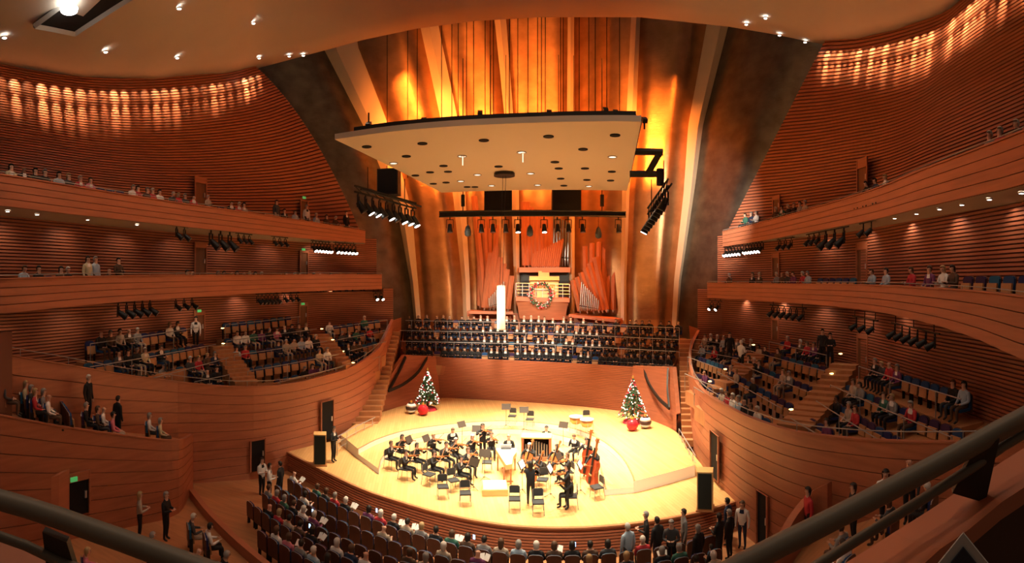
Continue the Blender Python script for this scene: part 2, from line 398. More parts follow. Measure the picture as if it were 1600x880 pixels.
# --- stairs climbing outside the wings
def stairs(name, p0, p1, width, n, wdir):
    s = empty(name, p0); tag(s, kind='structure')
    run = (p1 - p0); w = V(wdir) * width
    for k in range(n):
        a = p0 + V((run.x, run.y, 0)) * (k / n); c = p0 + V((run.x, run.y, 0)) * ((k + 1.15) / n)
        z1 = p0.z + run.z * (k + 1) / n
        poly = [V((q.x, q.y, z1 - 0.35)) - p0 for q in (a, c, c + w, a + w)]
        o = MB().prism(poly, (0, 0, 0.35)).build('step', FLOORW, s)
    return s
stairs('floor_stairs_left', pd(590, 668, 29.5), pd(626, 518, 36.4), 1.5, 20, (-0.95, -0.30, 0))
stairs('floor_stairs_right', pd(1066, 695, 26.6), pd(1060, 530, 33.6), 1.4, 20, (0.93, -0.36, 0))

# --- stage floor, platforms, front wall
SF = smooth([pz(440, 700, 0), pz(470, 716, 0), pz(560, 760, 0), pz(630, 784, 0), pz(700, 803, 0), pz(800, 820, 0), pz(900, 823, 0), pz(1000, 815, 0), pz(1090, 799, 0), pz(1170, 775, 0), pz(1215, 757, 0)], 60)
bkline = smooth([pz(430, 684, 0), pz(520, 690, 0), pz(590, 655, 0), pz(690, 630, 0), pz(840, 636, 0), pz(975, 652, 0), pz(1058, 686, 0), pz(1118, 742, 0), pz(1235, 757, 0)], 60)
tag(loft('floor_stage', [SF, mixc(SF, bkline, 0.5), bkline], MAPLE, sm=False), kind='structure')
n = plan_normals(SF)
lip = [p + q * 0.06 for p, q in zip(SF, n)]
MB().band([p + q * 0.10 for p, q in zip(SF, n)], [p - q * 0.02 for p, q in zip(SF, n)], [V((0, 0, -0.06))] * 60).build('trim_1', FLOORW)['kind'] = 'structure'
slatted('wall_stage_front', [p + V((0, 0, -0.07)) for p in SF], [p + V((0, 0, -1.05)) for p in SF], 9, WOOD, 0.05)
def platform(name, inner, outer, z):
    ni = len(inner)
    top = [V((p.x, p.y, z)) for p in inner]; out = [V((p.x, p.y, z)) for p in outer]
    o = tag(loft(name, [top, out], MAPLE, sm=False), kind='structure')
    face = inner[:]; low = [V((p.x, p.y, 0)) for p in inner]
    loft('riser_face', [low, top], RISERF, o, sm=False)
    for i in (0, -1):
        loft('riser_face', [[low[i], V((out[i].x, out[i].y, 0))], [top[i], out[i]]], RISERF, o, sm=False)
    MB().band([p + V((0, 0, 0.004)) for p in top], [p.lerp(q, 0.08 / max((q - p).length, 0.1)) + V((0, 0, 0.004)) for p, q in zip(top, out)], [V((0, 0, 0.012))] * ni).build('edge_strip', FLOORW, o)
    return o
arc1 = smooth([pz(x, y, 0.25) for x, y in [(592, 733), (600, 712), (634, 691), (665, 682), (715, 675), (780, 671), (830, 673), (870, 680), (905, 690), (928, 708), (938, 735), (945, 765)]], 40)
arc2 = smooth([pz(x, y, 0.5) for x, y in [(560, 702), (592, 686), (640, 672), (715, 662), (790, 658), (860, 663), (905, 673), (942, 690), (970, 714), (985, 738), (990, 752)]], 40)
outer = smooth([pz(x, y, 0.5) for x, y in [(533, 680), (560, 660), (594, 645), (690, 622), (840, 629), (975, 643), (1052, 672), (1075, 705), (1086, 727)]], 40)
platform('floor_platform_low', arc1, arc2, 0.25)
platform('floor_platform_high', arc2, outer, 0.5)

# --- main floor
def offset(pts, d, z):
    nn = plan_normals(pts)
    return [V((p.x + q.x * d, p.y + q.y * d, z)) for p, q in zip(pts, nn)]
def floor_z(d): return -0.98 + max(0, d - 1.6) * 0.085
SFX = [SF[0] + (SF[0] - SF[3]).normalized() * 3] + SF + [SF[-1] + (SF[-1] - SF[-4]).normalized() * 3]
SFX = smooth(SFX, 70)
tag(loft('floor', [offset(SFX, d, floor_z(d)) for d in (-0.3, 1.6, 4, 7, 10, 13, 16)], FLOORW), kind='structure')

# --- end wall: ribs and woven panels.  control points (y, x_left, x_right)
RIBS = {
 'L1': [(-60, 468, 540), (75, 504, 562), (195, 566, 609), (330, 620, 646), (440, 640, 655), (520, 648, 661)],
 'L2': [(-60, 640, 672), (45, 656, 686), (180, 686, 714), (300, 706, 727), (440, 721, 734), (520, 724, 736)],
 'L3': [(-60, 760, 780), (32, 773, 791), (180, 788, 802), (300, 799, 811), (440, 803, 812), (520, 804, 813)],
 'R3': [(-60, 888, 898), (30, 887, 897), (175, 886, 897), (300, 889, 898), (440, 889, 898), (520, 889, 898)],
 'R2': [(-60, 991, 1010), (30, 986, 1002), (180, 979, 996), (300, 972, 985), (440, 970, 980), (520, 970, 980)],
 'R1': [(-60, 1122, 1165), (40, 1102, 1141), (195, 1074, 1101), (300, 1067, 1087), (440, 1052, 1066), (520, 1048, 1061)],
}
def DE(y, side):                      # end wall leans out towards the audience as it rises
    base = {'L': 41.0, 'C': 41.3, 'R': 38.5}[side]
    return base - max(0, 500 - y) * 0.009
EDGE_L = [(-60, 300), (60, 372), (108, 402), (190, 472), (290, 531), (363, 571), (430, 592), (500, 612), (520, 614)]
EDGE_R = [(-60, 1345), (71, 1286), (140, 1250), (220, 1206), (345, 1156), (440, 1128), (500, 1098), (520, 1094)]
YS = [-60 + 580 * i / 29 for i in range(30)]
def rx(k, i): return lambda y: interp([(q[0], q[i]) for q in RIBS[k]], y)
bays = [('L0', lambda y: interp(EDGE_L, y) - 40, rx('L1', 1), 'L', 'L', MESHG, 0.5), ('P1', rx('L1', 2), rx('L2', 1), 'L', 'L', MESHB, 0.9), ('P2', rx('L2', 2), rx('L3', 1), 'L', 'C', MESHB, 0.15),
        ('P3', rx('L3', 2), rx('R3', 1), 'C', 'C', MESHB, 0.15), ('P4', rx('R3', 2), rx('R2', 1), 'C', 'R', MESHB, 0.15), ('P5', rx('R2', 2), rx('R1', 1), 'R', 'R', MESHB, 0.9), ('R0', rx('R1', 2), lambda y: interp(EDGE_R, y) + 30, 'R', 'R', MESHG, 0.7)]
DW = {'L0': (36.9, None), 'R0': (None, 34.4)}
endw = tag(empty('wall_organ_end', (0, 41, 0)), kind='structure')
MW = endw.location.copy()
for nm, fx0, fx1, s0, s1, m, bulge in bays:
    nsh = 13
    for k in range(nsh):
        ya, yb = 600 - 660 * k / nsh, 600 - 660 * (k + 1) / nsh
        rows = []
        for j in range(4):
            y = ya + (yb - ya) * j / 3
            D0 = DE(y, s0) + 0.25; D1 = DE(y, s1) + 0.25
            if nm in ('P2', 'P3', 'P4'): D0 += 1.1; D1 += 1.1
            if nm == 'L0': D0 = 37.2 - max(0, 500 - y) * 0.004
            if nm == 'R0': D1 = 34.8 - max(0, 500 - y) * 0.012
            a, b = pd(fx0(y) - 2, y, D0), pd(fx1(y) + 2, y, D1)
            nn = V((a.y - b.y, b.x - a.x, 0)).normalized()
            if nn.dot(-a) < 0: nn = -nn
            w_ = (b - a).length
            r_ = []
            for i in range(13):
                t = i / 12
                r_.append(a.lerp(b, t) + nn * (0.006 * (k % 2) + math.sin(math.pi * t) * bulge * min(1, w_ / 4) + 0.12 * math.sin(math.pi * 3 * t + 0.6)) - MW)
            rows.append(r_)
        loft('mesh_sheet', rows, m, endw)
for k, (nm, tab) in enumerate(RIBS.items()):
    s = {'L1': 'L', 'L2': 'L', 'L3': 'C', 'R3': 'C', 'R2': 'R', 'R1': 'R'}[nm]
    mb = MB(); A, B, Cc, Dd = [], [], [], []
    for y in YS:
        D = DE(y, s); x0, x1 = rx(nm, 1)(y), rx(nm, 2)(y)
        q = 0.35 if nm == 'L1' else (0.62 if nm == 'R1' else (0.5 if nm[1] == '2' else 0.5))
        A.append(pd(x0, y, D + 0.35)); B.append(pd(x0 + (x1 - x0) * q, y, D - 0.35)); Cc.append(pd(x1, y, D + 0.3)); Dd.append(pd((x0 + x1) / 2, y, D + 1.2))
    n_ = len(YS); vs = A + B + Cc + Dd
    fs = [(j * n_ + i, j * n_ + i + 1, ((j + 1) % 4) * n_ + i + 1, ((j + 1) % 4) * n_ + i) for j in range(4) for i in range(n_ - 1)]
    mesh('rib', [v - MW for v in vs], fs, CREAM, endw)
# plain wood plinth under the organ
pl_t = [pd(730 + 244 * i / 23, 486 + 11 * i / 23, 40.6 - 2.2 * max(0, i - 11) / 12) for i in range(24)]
tag(loft('wall_organ_plinth', [[V((p.x, p.y, 3)) for p in pl_t], pl_t], WOODB), kind='structure')
for side, a, b in (('left', (734, 485), (801, 486)), ('right', (895, 490), (969, 498))):
    Dl = 40.3 if side == 'left' else 39.4
    pa, pb = pd(a[0], a[1], Dl), pd(b[0], b[1], Dl if side == 'left' else 38.3)
    t = [pa, pb]; nn = plan_normals(t)
    MB().band([p + q * 0.9 for p, q in zip(t, nn)], [p - q * 0.6 for p, q in zip(t, nn)], [V((0, 0, -0.22))] * 2).build('trim_organ_ledge_' + side, WOODB)['kind'] = 'structure'

# --- main ceiling: radial sheets of constant height per direction, blended overhead
edge_px = [(-260, 40, 18.6), (-120, 82, 19.8), (0, 106, 21.6), (130, 126, 24.1), (240, 128, 27.1), (350, 119, 30.6), (402, 107, 32.6), (503, 80, 31.0), (565, 63, 29.5), (650, 45, 28.0), (740, 33, 27.0), (840, 27, 26.4), (1000, 27, 26.6),
           (1105, 38, 27.2), (1140, 42, 27.6), (1205, 53, 28.4), (1288, 70, 28.9), (1340, 66, 26.6), (1400, 53, 24.1), (1470, 30, 21.4), (1511, -1, 19.9), (1600, -71, 17.3), (1800, -191, 14.1)]
E_ = []
edge_px = [(x, y, D + .35) if (x <= 402 or x >= 1288) else (x, y, D) for x, y, D in edge_px]
for a, b in zip(edge_px, edge_px[1:]):
    for k in range(4):
        t = k / 4; E_.append(pd(a[0] + (b[0] - a[0]) * t, a[1] + (b[1] - a[1]) * t, a[2] + (b[2] - a[2]) * t))
E_.append(pd(*edge_px[-1]))
rows = [[V((p.x, p.y, p.z + 0.5)) for p in E_], E_]
for f in (0.93, 0.86, 0.78, 0.68, 0.55, 0.4, 0.2):
    k = max(0, (0.7 - f) / 0.7)
    rows.append([V((p.x * f, p.y * f, p.z * (1 - k) + 19.5 * k - 0.45 * math.sin(math.pi * min(1, (1 - f) * 1.6)))) for p in E_])
tag(loft('ceiling', rows, PLASTER), kind='structure')

# ================================================================ people
def cloth(name, col, rough=0.8): return mat('cloth ' + name, col, rough)
CLO = {'black': cloth('black', (0.012, 0.012, 0.014)), 'dark grey': cloth('dark grey', (0.05, 0.05, 0.055)), 'navy': cloth('navy', (0.02, 0.03, 0.07)), 'brown': cloth('brown', (0.09, 0.05, 0.03)),
       'white': cloth('white', (0.75, 0.72, 0.68)), 'red': cloth('red', (0.45, 0.03, 0.04)), 'beige': cloth('beige', (0.42, 0.34, 0.26)), 'light blue': cloth('light blue', (0.35, 0.45, 0.55)),
       'grey': cloth('grey', (0.22, 0.22, 0.22)), 'green': cloth('green', (0.04, 0.14, 0.10)), 'purple': cloth('purple', (0.16, 0.04, 0.12)), 'pink': cloth('pink', (0.55, 0.16, 0.22)), 'cream': cloth('cream', (0.55, 0.50, 0.32))}
SKIN = [mat('skin a', (0.62, 0.36, 0.25), 0.55), mat('skin b', (0.52, 0.29, 0.19), 0.55), mat('skin c', (0.20, 0.10, 0.06), 0.55)]
HAIRC = {'white': mat('hair white', (0.62, 0.58, 0.52), 0.7), 'grey': mat('hair grey', (0.28, 0.26, 0.24), 0.7), 'dark': mat('hair dark', (0.02, 0.014, 0.010), 0.6), 'brown': mat('hair brown', (0.10, 0.05, 0.025), 0.65), 'blond': mat('hair blond', (0.42, 0.28, 0.13), 0.65)}
EYE = mat('eye', (0.02, 0.015, 0.01), 0.3)

def pose_joints(pose):
    """joint -> (position, radius); bones -> (a, b, region)"""
    sit = pose.startswith('sit')
    J = {}
    if sit:
        z0 = 0.50
        J.update(pel=((0, 0, z0), .165), wai=((0, -.02, z0 + .18), .15), che=((0, 0, z0 + .38), .165), nec=((0, .015, z0 + .545), .058), hea=((0, .035, z0 + .64), .082), cro=((0, .03, z0 + .74), .088))
        for s, n in ((-1, 'l'), (1, 'r')):
            J['hip' + n] = ((s * .10, .03, z0 - .01), .095); J['kne' + n] = ((s * .13, .44, z0 - .01), .068); J['ank' + n] = ((s * .13, .42, .10), .045); J['toe' + n] = ((s * .14, .57, .045), .04)
    else:
        z0 = 0.93
        J.update(pel=((0, 0, z0), .165), wai=((0, 0, z0 + .18), .15), che=((0, 0, z0 + .40), .165), nec=((0, .01, z0 + .565), .058), hea=((0, .03, z0 + .66), .082), cro=((0, .025, z0 + .76), .088))
        for s, n in ((-1, 'l'), (1, 'r')):
            J['hip' + n] = ((s * .09, 0, z0 - .06), .10); J['kne' + n] = ((s * .10, .02, .50), .068); J['ank' + n] = ((s * .10, -.02, .09), .045); J['toe' + n] = ((s * .11, .13, .04), .04)
    zs = z0 + .45
    for s, n in ((-1, 'l'), (1, 'r')):
        J['sho' + n] = ((s * .195, -.005, zs), .075)
        if pose in ('sit_violin', 'stand_violin'):
            if s < 0: e, w, h = (-.27, .22, zs - .16), (-.20, .42, zs + .00), (-.19, .49, zs + .02)
            else: e, w, h = (.34, .14, zs - .16), (.22, .34, zs - .02), (.18, .40, zs + .00)
        elif pose in ('sit_cello', 'stand_bass'):
            if s < 0: e, w, h = (-.33, .14, zs - .10), (-.14, .28, zs + .04), (-.09, .30, zs + .07)
            else: e, w, h = (.36, .12, zs - .22), (.26, .36, zs - .36), (.22, .42, zs - .38)
        elif pose in ('sit_read', 'sit_keys'):
            e, w, h = (s * .26, .06, zs - .27), (s * .13, .30, zs - .24), (s * .09, .37, zs - .22)
        elif pose == 'stand_hold':
            e, w, h = (s * .26, .04, zs - .28), (s * .12, .26, zs - .24), (s * .07, .32, zs - .22)
        elif sit:
            e, w, h = (s * .25, .03, zs - .27), (s * .13, .24, zs - .36), (s * .07, .31, zs - .36)
        else:
            e, w, h = (s * .25, -.02, zs - .30), (s * .25, .05, zs - .55), (s * .24, .07, zs - .62)
        J['elb' + n] = (e, .058); J['wri' + n] = (w, .036); J['han' + n] = (h, .032)
    if pose == 'sit_read':
        J['hea'] = ((0, .06, z0 + .625), .082); J['cro'] = ((0, .075, z0 + .725), .088)
    B = [('pel', 'wai', 'top'), ('wai', 'che', 'top'), ('che', 'nec', 'neck'), ('nec', 'hea', 'head'), ('hea', 'cro', 'head')]
    for n in 'lr':
        B += [('che', 'sho' + n, 'top'), ('sho' + n, 'elb' + n, 'top'), ('elb' + n, 'wri' + n, 'top'), ('wri' + n, 'han' + n, 'skin'), ('pel', 'hip' + n, 'leg'), ('hip' + n, 'kne' + n, 'leg'), ('kne' + n, 'ank' + n, 'leg'), ('ank' + n, 'toe' + n, 'shoe')]
    return J, B
def seg_dist(p, a, b):
    ab = b - a; t = max(0, min(1, (p - a).dot(ab) / max(ab.length_squared, 1e-9)))
    return (p - a - ab * t).length
BODY, HEADP = {}, {}
def body(pose):
    if pose in BODY: return BODY[pose]
    J, B = pose_joints(pose); names = list(J)
    me = bpy.data.meshes.new('person'); me.from_pydata([J[n][0] for n in names], [(names.index(a), names.index(b)) for a, b, _ in B], [])
    o = bpy.data.objects.new('tmp', me); C.objects.link(o)
    sk = o.modifiers.new('s', 'SKIN'); sk.use_smooth_shade = True; sk.branch_smoothing = 0.4
    for i, n in enumerate(names):
        r = J[n][1]
        me.skin_vertices[0].data[i].radius = (r * (1.22 if n in ('pel', 'wai', 'che') else 1), r * (0.85 if n in ('pel', 'wai', 'che') else 1))
        me.skin_vertices[0].data[i].use_root = (n == 'pel')
    sd = o.modifiers.new('d', 'SUBSURF'); sd.levels = 1; sd.render_levels = 1
    dg = bpy.context.evaluated_depsgraph_get(); dg.update()
    out = bpy.data.meshes.new_from_object(o.evaluated_get(dg)); bpy.data.objects.remove(o)
    bm = bmesh.new(); bm.from_mesh(out)
    pos = {n: V(J[n][0]) for n in names}
    # nose, eyes, ears and hands
    hc = pos['hea'].lerp(pos['cro'], 0.45)
    def blob(c, d, slot):
        r = bmesh.ops.create_icosphere(bm, subdivisions=1, radius=1)
        for v in r['verts']: v.co = V((v.co.x * d[0], v.co.y * d[1], v.co.z * d[2])) + c
        for f in {f for v in r['verts'] for f in v.link_faces}: f.material_index = slot; f.tag = True; f.smooth = True
    blob(hc + V((0, .088, -.01)), (.013, .02, .022), 0)
    for s in (-1, 1):
        blob(hc + V((s * .032, .078, .018)), (.011, .008, .008), 4); blob(hc + V((s * .086, -.005, 0)), (.012, .022, .03), 0)
    blob(hc + V((0, .078, -.045)), (.024, .008, .006), 3)
    for n, s in (('l', -1), ('r', 1)):
        w, h = pos['wri' + n], pos['han' + n]; d = (h - w).normalized(); u = d.cross(V((0, 0, 1)))
        u = u.normalized() if u.length > 0.2 else V((1, 0, 0))
        for k in range(5):
            off = u * (0.03 - 0.02 * k) if k < 4 else u * (-0.045 * s)
            ln = (.065, .075, .07, .055, .045)[k]; b0 = h + off * 0.9 + (d * .012 if k < 4 else -d * .02)
            d2 = (d + V((0, 0, -0.5))).normalized() if k < 4 else (d + u * (-s) * 0.7).normalized()
            p1 = b0 + d * ln * 0.5; p2 = p1 + d2 * ln * 0.5
            ring = []
            for p, r in ((b0, .0095), (p1, .009), (p2, .006)):
                a = u * r; c_ = d.cross(u).normalized() * r
                ring.append([bm.verts.new(p + q) for q in (a, c_, -a, -c_)])
            for a, b in zip(ring, ring[1:]):
                for i in range(4):
                    f = bm.faces.new((a[i], a[(i + 1) % 4], b[(i + 1) % 4], b[i])); f.material_index = 0; f.tag = True
            f = bm.faces.new(ring[2]); f.material_index = 0; f.tag = True
    zw, zn = pos['wai'].z - .05, pos['nec'].z - .01
    for f in bm.faces:
        f.smooth = True
        if f.tag: continue
        c = f.calc_center_median()
        reg = min(B, key=lambda b: seg_dist(c, pos[b[0]], pos[b[1]]) - 0.5 * (J[b[0]][1] + J[b[1]][1]))[2]
        if reg == 'neck': reg = 'top' if c.z < pos['nec'].z - .015 else 'head'
        f.material_index = {'head': 0, 'skin': 0, 'top': 1, 'leg': 2, 'shoe': 4}[reg]
        if reg == 'top' and c.y > 0.05 and abs(c.x) < .015 + .085 * (c.z - zw) / (zn - zw) and zw < c.z: f.material_index = 3
    out.materials.clear()
    for m in (SKIN[0], CLO['black'], CLO['black'], CLO['white'], EYE): out.materials.append(m)
    bmesh.ops.recalc_face_normals(bm, faces=bm.faces); bm.to_mesh(out); bm.free()
    out.name = 'person'; BODY[pose] = out; HEADP[pose] = hc
    return out
HAIR = {}
def hair_mesh(pose, style):
    k = (pose, style)
    if k in HAIR: return HAIR[k]
    hc = HEADP[pose] + V((0, -.012, .015)); bm = bmesh.new()
    bmesh.ops.create_uvsphere(bm, u_segments=14, v_segments=9, radius=1)
    for v in list(bm.verts):
        if v.co.z < -0.35 and v.co.y > -0.1: bm.verts.remove(v)
        elif v.co.y > 0.35 and v.co.z < 0.42: bm.verts.remove(v)
    lo = {'short': -.02, 'bob': -.10, 'long': -.24}[style]
    for v in bm.verts:
        z = v.co.z * .112; 
        if v.co.z < 0: z += lo * min(1, -v.co.z * 1.4)
        wd = .100 if style == 'short' else .108
        v.co = V((v.co.x * wd, v.co.y * .112, z)) + hc
    for f in bm.faces: f.smooth = True
    me = bpy.data.meshes.new('hair'); bm.to_mesh(me); bm.free(); me.materials.append(HAIRC['dark']); HAIR[k] = me
    return me
PEOPLE = []; STYLE = {}
def setm(o, i, m):
    o.material_slots[i].link = 'OBJECT'; o.material_slots[i].material = m
FAR = {}
def far_person(loc, face, pose, top, leg, shirt, hair, skin, sc):
    M_ = Matrix.Translation(loc) @ Matrix.Rotation(math.atan2(-face[0], face[1]), 4, 'Z') @ Matrix.Scale(sc, 4); me = body(pose)
    mm = (SKIN[skin], CLO[top], CLO[leg], CLO[shirt or top], EYE); co = [M_ @ v.co for v in me.vertices]
    parts = {}
    for p in me.polygons: parts.setdefault(p.material_index, []).append(tuple(p.vertices))
    for i, fs in parts.items():
        used = sorted({v for f in fs for v in f}); mp = {v: k for k, v in enumerate(used)}
        FAR.setdefault(mm[i].name, (mm[i], MB()))[1].add([co[v] for v in used], [tuple(mp[v] for v in f) for f in fs])
    if hair:
        h = hair_mesh(pose, hair[0]); m = HAIRC[hair[1]]; FAR.setdefault(m.name, (m, MB()))[1].add([M_ @ v.co for v in h.vertices], [tuple(p.vertices) for p in h.polygons])
def person(loc, face, pose, label, group, top='black', leg='black', shirt=None, hair=('short', 'dark'), skin=0, sc=1.0):
    if pose[:3] == 'sit' and (group.startswith('audience on') and 'balcony' in group and V(loc).xy.length > 15.5 or 'stage block' in group):   # past some 300 people the smallest ones are one object
        return far_person(loc, face, pose, top, leg, shirt, hair, skin, sc)
    o = link('person', body(pose), None, loc)
    o.rotation_euler = (0, 0, math.atan2(-face[0], face[1])); o.scale = (sc, sc, sc)
    setm(o, 0, SKIN[skin]); setm(o, 1, CLO[top]); setm(o, 2, CLO[leg]); setm(o, 3, CLO[shirt or top])
    tag(o, label, 'person', group)
    if hair:
        h = link('hair', hair_mesh(pose, hair[0]), o); setm(h, 0, HAIRC[hair[1]]); STYLE[o.name] = hair[0]
    PEOPLE.append(o)
    return o
HEADZ = 1.26                          # seated head centre above the floor
TOPS = ['black', 'black', 'black', 'black', 'dark grey', 'brown', 'dark grey', 'dark grey', 'brown', 'navy', 'grey', 'black', 'beige', 'white', 'red', 'light blue', 'green', 'purple']
def rnd_look(rg):
    t = rg.choice(TOPS); hs = rg.choice([('short', 'grey'), ('short', 'white'), ('short', 'dark'), ('bob', 'brown'), ('bob', 'blond'), ('long', 'dark'), ('short', 'brown'), ('bob', 'white'), ('bob', 'grey'), None])
    return dict(top=t, leg=rg.choice(['black', 'black', 'dark grey', 'brown', 'beige']), shirt=rg.choice([None, None, 'white', None]), hair=hs, skin=rg.choice([0, 0, 0, 1, 1, 2 if hs and hs[1] == 'dark' else 0]))
def look_words(L):
    return '%s, %s' % (L['top'], ('%s %s hair' % L['hair']) if L['hair'] else 'bald')

# ================================================================ seats
BLUES = [mat('blue velvet a', (0.010, 0.055, 0.16), 0.8), mat('blue velvet b', (0.012, 0.020, 0.10), 0.8), mat('blue velvet c', (0.012, 0.10, 0.20), 0.8), mat('purple velvet', (0.035, 0.014, 0.06), 0.8)]
SHELL = mat('seat shell wood', (0.12, 0.045, 0.026), 0.42, var=0.25, scale=(4, 4, 2))
def seat_data():
    d = {}
    b = MB()
    prof = [(-.245, .30), (-.245, .84), (-.20, .90), (-.10, .925), (.10, .925), (.20, .90), (.245, .84), (.245, .30)]
    b.prism([V((x, -.09 - .03 * (z - .3), z)) for x, z in prof], (0, .035, 0)); d['back_shell'] = b.data('back_shell', SHELL)
    b = MB(); b.prism([V((x * .94, -.055 - .03 * (z - .3), max(.42, z - .015))) for x, z in prof], (0, .07, 0)); d['back_pad'] = b.data('back_pad', BLUES[0])
    b = MB(); b.box((0, .075, .52), (.44, .06, .36), rx=.12); d['folded_pan'] = b.data('seat_pan', TAN)
    b = MB(); b.box((0, .22, .42), (.46, .44, .09)); d['open_pan'] = b.data('seat_pan', BLUES[0])
    b = MB(); b.tube([V((x, -.078 - .03 * (z - .3), z + .005)) for x, z in prof[1:7]], .011, 5); d['top_trim'] = b.data('top_trim', STEEL)
    b = MB(); b.box((-.235, 0, .26), (.03, .12, .52)); b.box((.235, 0, .26), (.03, .12, .52)); b.box((0, -.03, .33), (.46, .05, .05)); d['stand'] = b.data('stand', BLACK)
    return d
SD = seat_data(); NSEAT = [0]
OCC = {}
def seat(loc, face, occupied, label, group, trim=False, rg=random):
    if occupied and not trim:            # hidden under sitters: joined into one object at the end
        M_ = Matrix.Translation(loc) @ Matrix.Rotation(math.atan2(-face[0], face[1]), 4, 'Z'); c = rg.choice(BLUES[:2])
        for nm, m in (('back_shell', SHELL), ('back_pad', c), ('open_pan', c)):
            mb = OCC.setdefault(m.name, (m, MB()))[1]; me = SD[nm]
            mb.add([M_ @ v.co for v in me.vertices], [tuple(p.vertices) for p in me.polygons])
        return None
    s = empty('theatre_seat', loc, math.atan2(-face[0], face[1])); tag(s, label, 'seat', group)
    link('back_shell', SD['back_shell'], s)
    p = link('back_pad', SD['back_pad'], s); c = rg.choice(BLUES + [BLUES[0], BLUES[1]]); setm(p, 0, c)
    q = link('seat_pan', SD['open_pan' if occupied else 'folded_pan'], s)
    if occupied: setm(q, 0, c)
    link('stand', SD['stand'], s)
    if trim: link('top_trim', SD['top_trim'], s)
    NSEAT[0] += 1
    return s
def rail(pts, posts_every, h, label, group, r=.022, m=None, drop=0.9, cat='railing'):
    """guard rail along pts (top line); posts drop to the floor"""
    m = m or GREYR
    base = V((pts[0].x, pts[0].y, pts[0].z - drop)); e = empty('guard_rail', base); tag(e, label, cat, group)
    MB().tube([p - base for p in pts], r, 6).build('handrail', m, e)
    L = 0; acc = 0
    dens = []
    for a, b in zip(pts, pts[1:]):
        k = max(1, int((b - a).length / 0.3))
        dens += [a.lerp(b, i / k) for i in range(k)]
    dens.append(pts[-1]); step = max(1, int(posts_every / 0.3))
    pm = MB().tube([(0, 0, -drop), (0, 0, 0)], r * 0.8, 5).data('post', m)
    for p in dens[::step]: link('post', pm, e, p - base)
    return e
def nearest(heads, px, lim):
    best = None
    for h in heads:
        if h[2]: continue
        d = math.hypot(h[0] - px[0], h[1] - px[1])
        if d < lim and (best is None or d < best[0]): best = (d, h)
    return best
def seat_row(p0, p1, heads, rowname, group, rg, pitch=0.56, trim=False, mid=None, steps=None, railing=True, mk_step=True, floorp=None, face_ref=None):
    """a straight or curved row: p0, p1 tops of the seat backs; heads = pixels of seated people's heads"""
    pts = [p0, p1] if mid is None else [p0, mid, p1]
    L = sum((b - a).length for a, b in zip(pts, pts[1:])); n = max(1, round(L / pitch))
    line = smooth(pts, n + 1); ctr = [a.lerp(b, .5) for a, b in zip(line, line[1:])]
    nn = plan_normals(line, face_ref)
    slots = []
    for i, c in enumerate(ctr):
        f = (nn[i] + nn[i + 1]).normalized(); fl = V((c.x, c.y, c.z - 0.92))
        hp = topx(fl + f * .05 + V((0, 0, HEADZ)))
        slots.append([hp[0], hp[1], None, fl, f])
    for h in heads:
        b = nearest(slots, h, 26)
        if b: b[1][2] = h
    k = 0
    for i, s in enumerate(slots):
        occ = s[2] is not None
        seat(s[3], s[4], occ, 'empty folded seat with blue pad, %s from left, %s' % (ordn(i + 1), rowname.replace(' of', ',').replace(',,', ',')), 'seats of ' + rowname, trim, rg)
        if occ:
            k += 1; h = s[2]; Lk = rnd_look(rg)
            if len(h) > 2: Lk.update(h[2])
            pose = rg.choice(['sit', 'sit', 'sit_read'])
            person(s[3] + s[4] * .06, s[4], pose, 'person in %s, %s from left, %s' % (look_words(Lk), ordn(k), rowname.replace(' of', ',').replace(',,', ',')), 'audience in ' + rowname, sc=rg.uniform(.96, 1.04), **Lk)
    ext = [line[0] + (line[0] - line[1]) * .3] + line + [line[-1] + (line[-1] - line[-2]) * .3]
    ne = plan_normals(ext, face_ref)
    if mk_step:
        a = [p - q * .42 + V((0, 0, -0.92)) for p, q in zip(ext, ne)]; b = [p + q * .58 + V((0, 0, -0.92)) for p, q in zip(ext, ne)]
        MB().band(a, b, [V((0, 0, -0.7))] * len(a)).build('step', FLOORW, floorp)
    if railing:
        rail([p + q * .60 + V((0, 0, -0.02)) for p, q in zip(ext, ne)], 1.5, .9, 'thin grey guard rail in front of ' + rowname, 'terrace guard rails')
    return slots

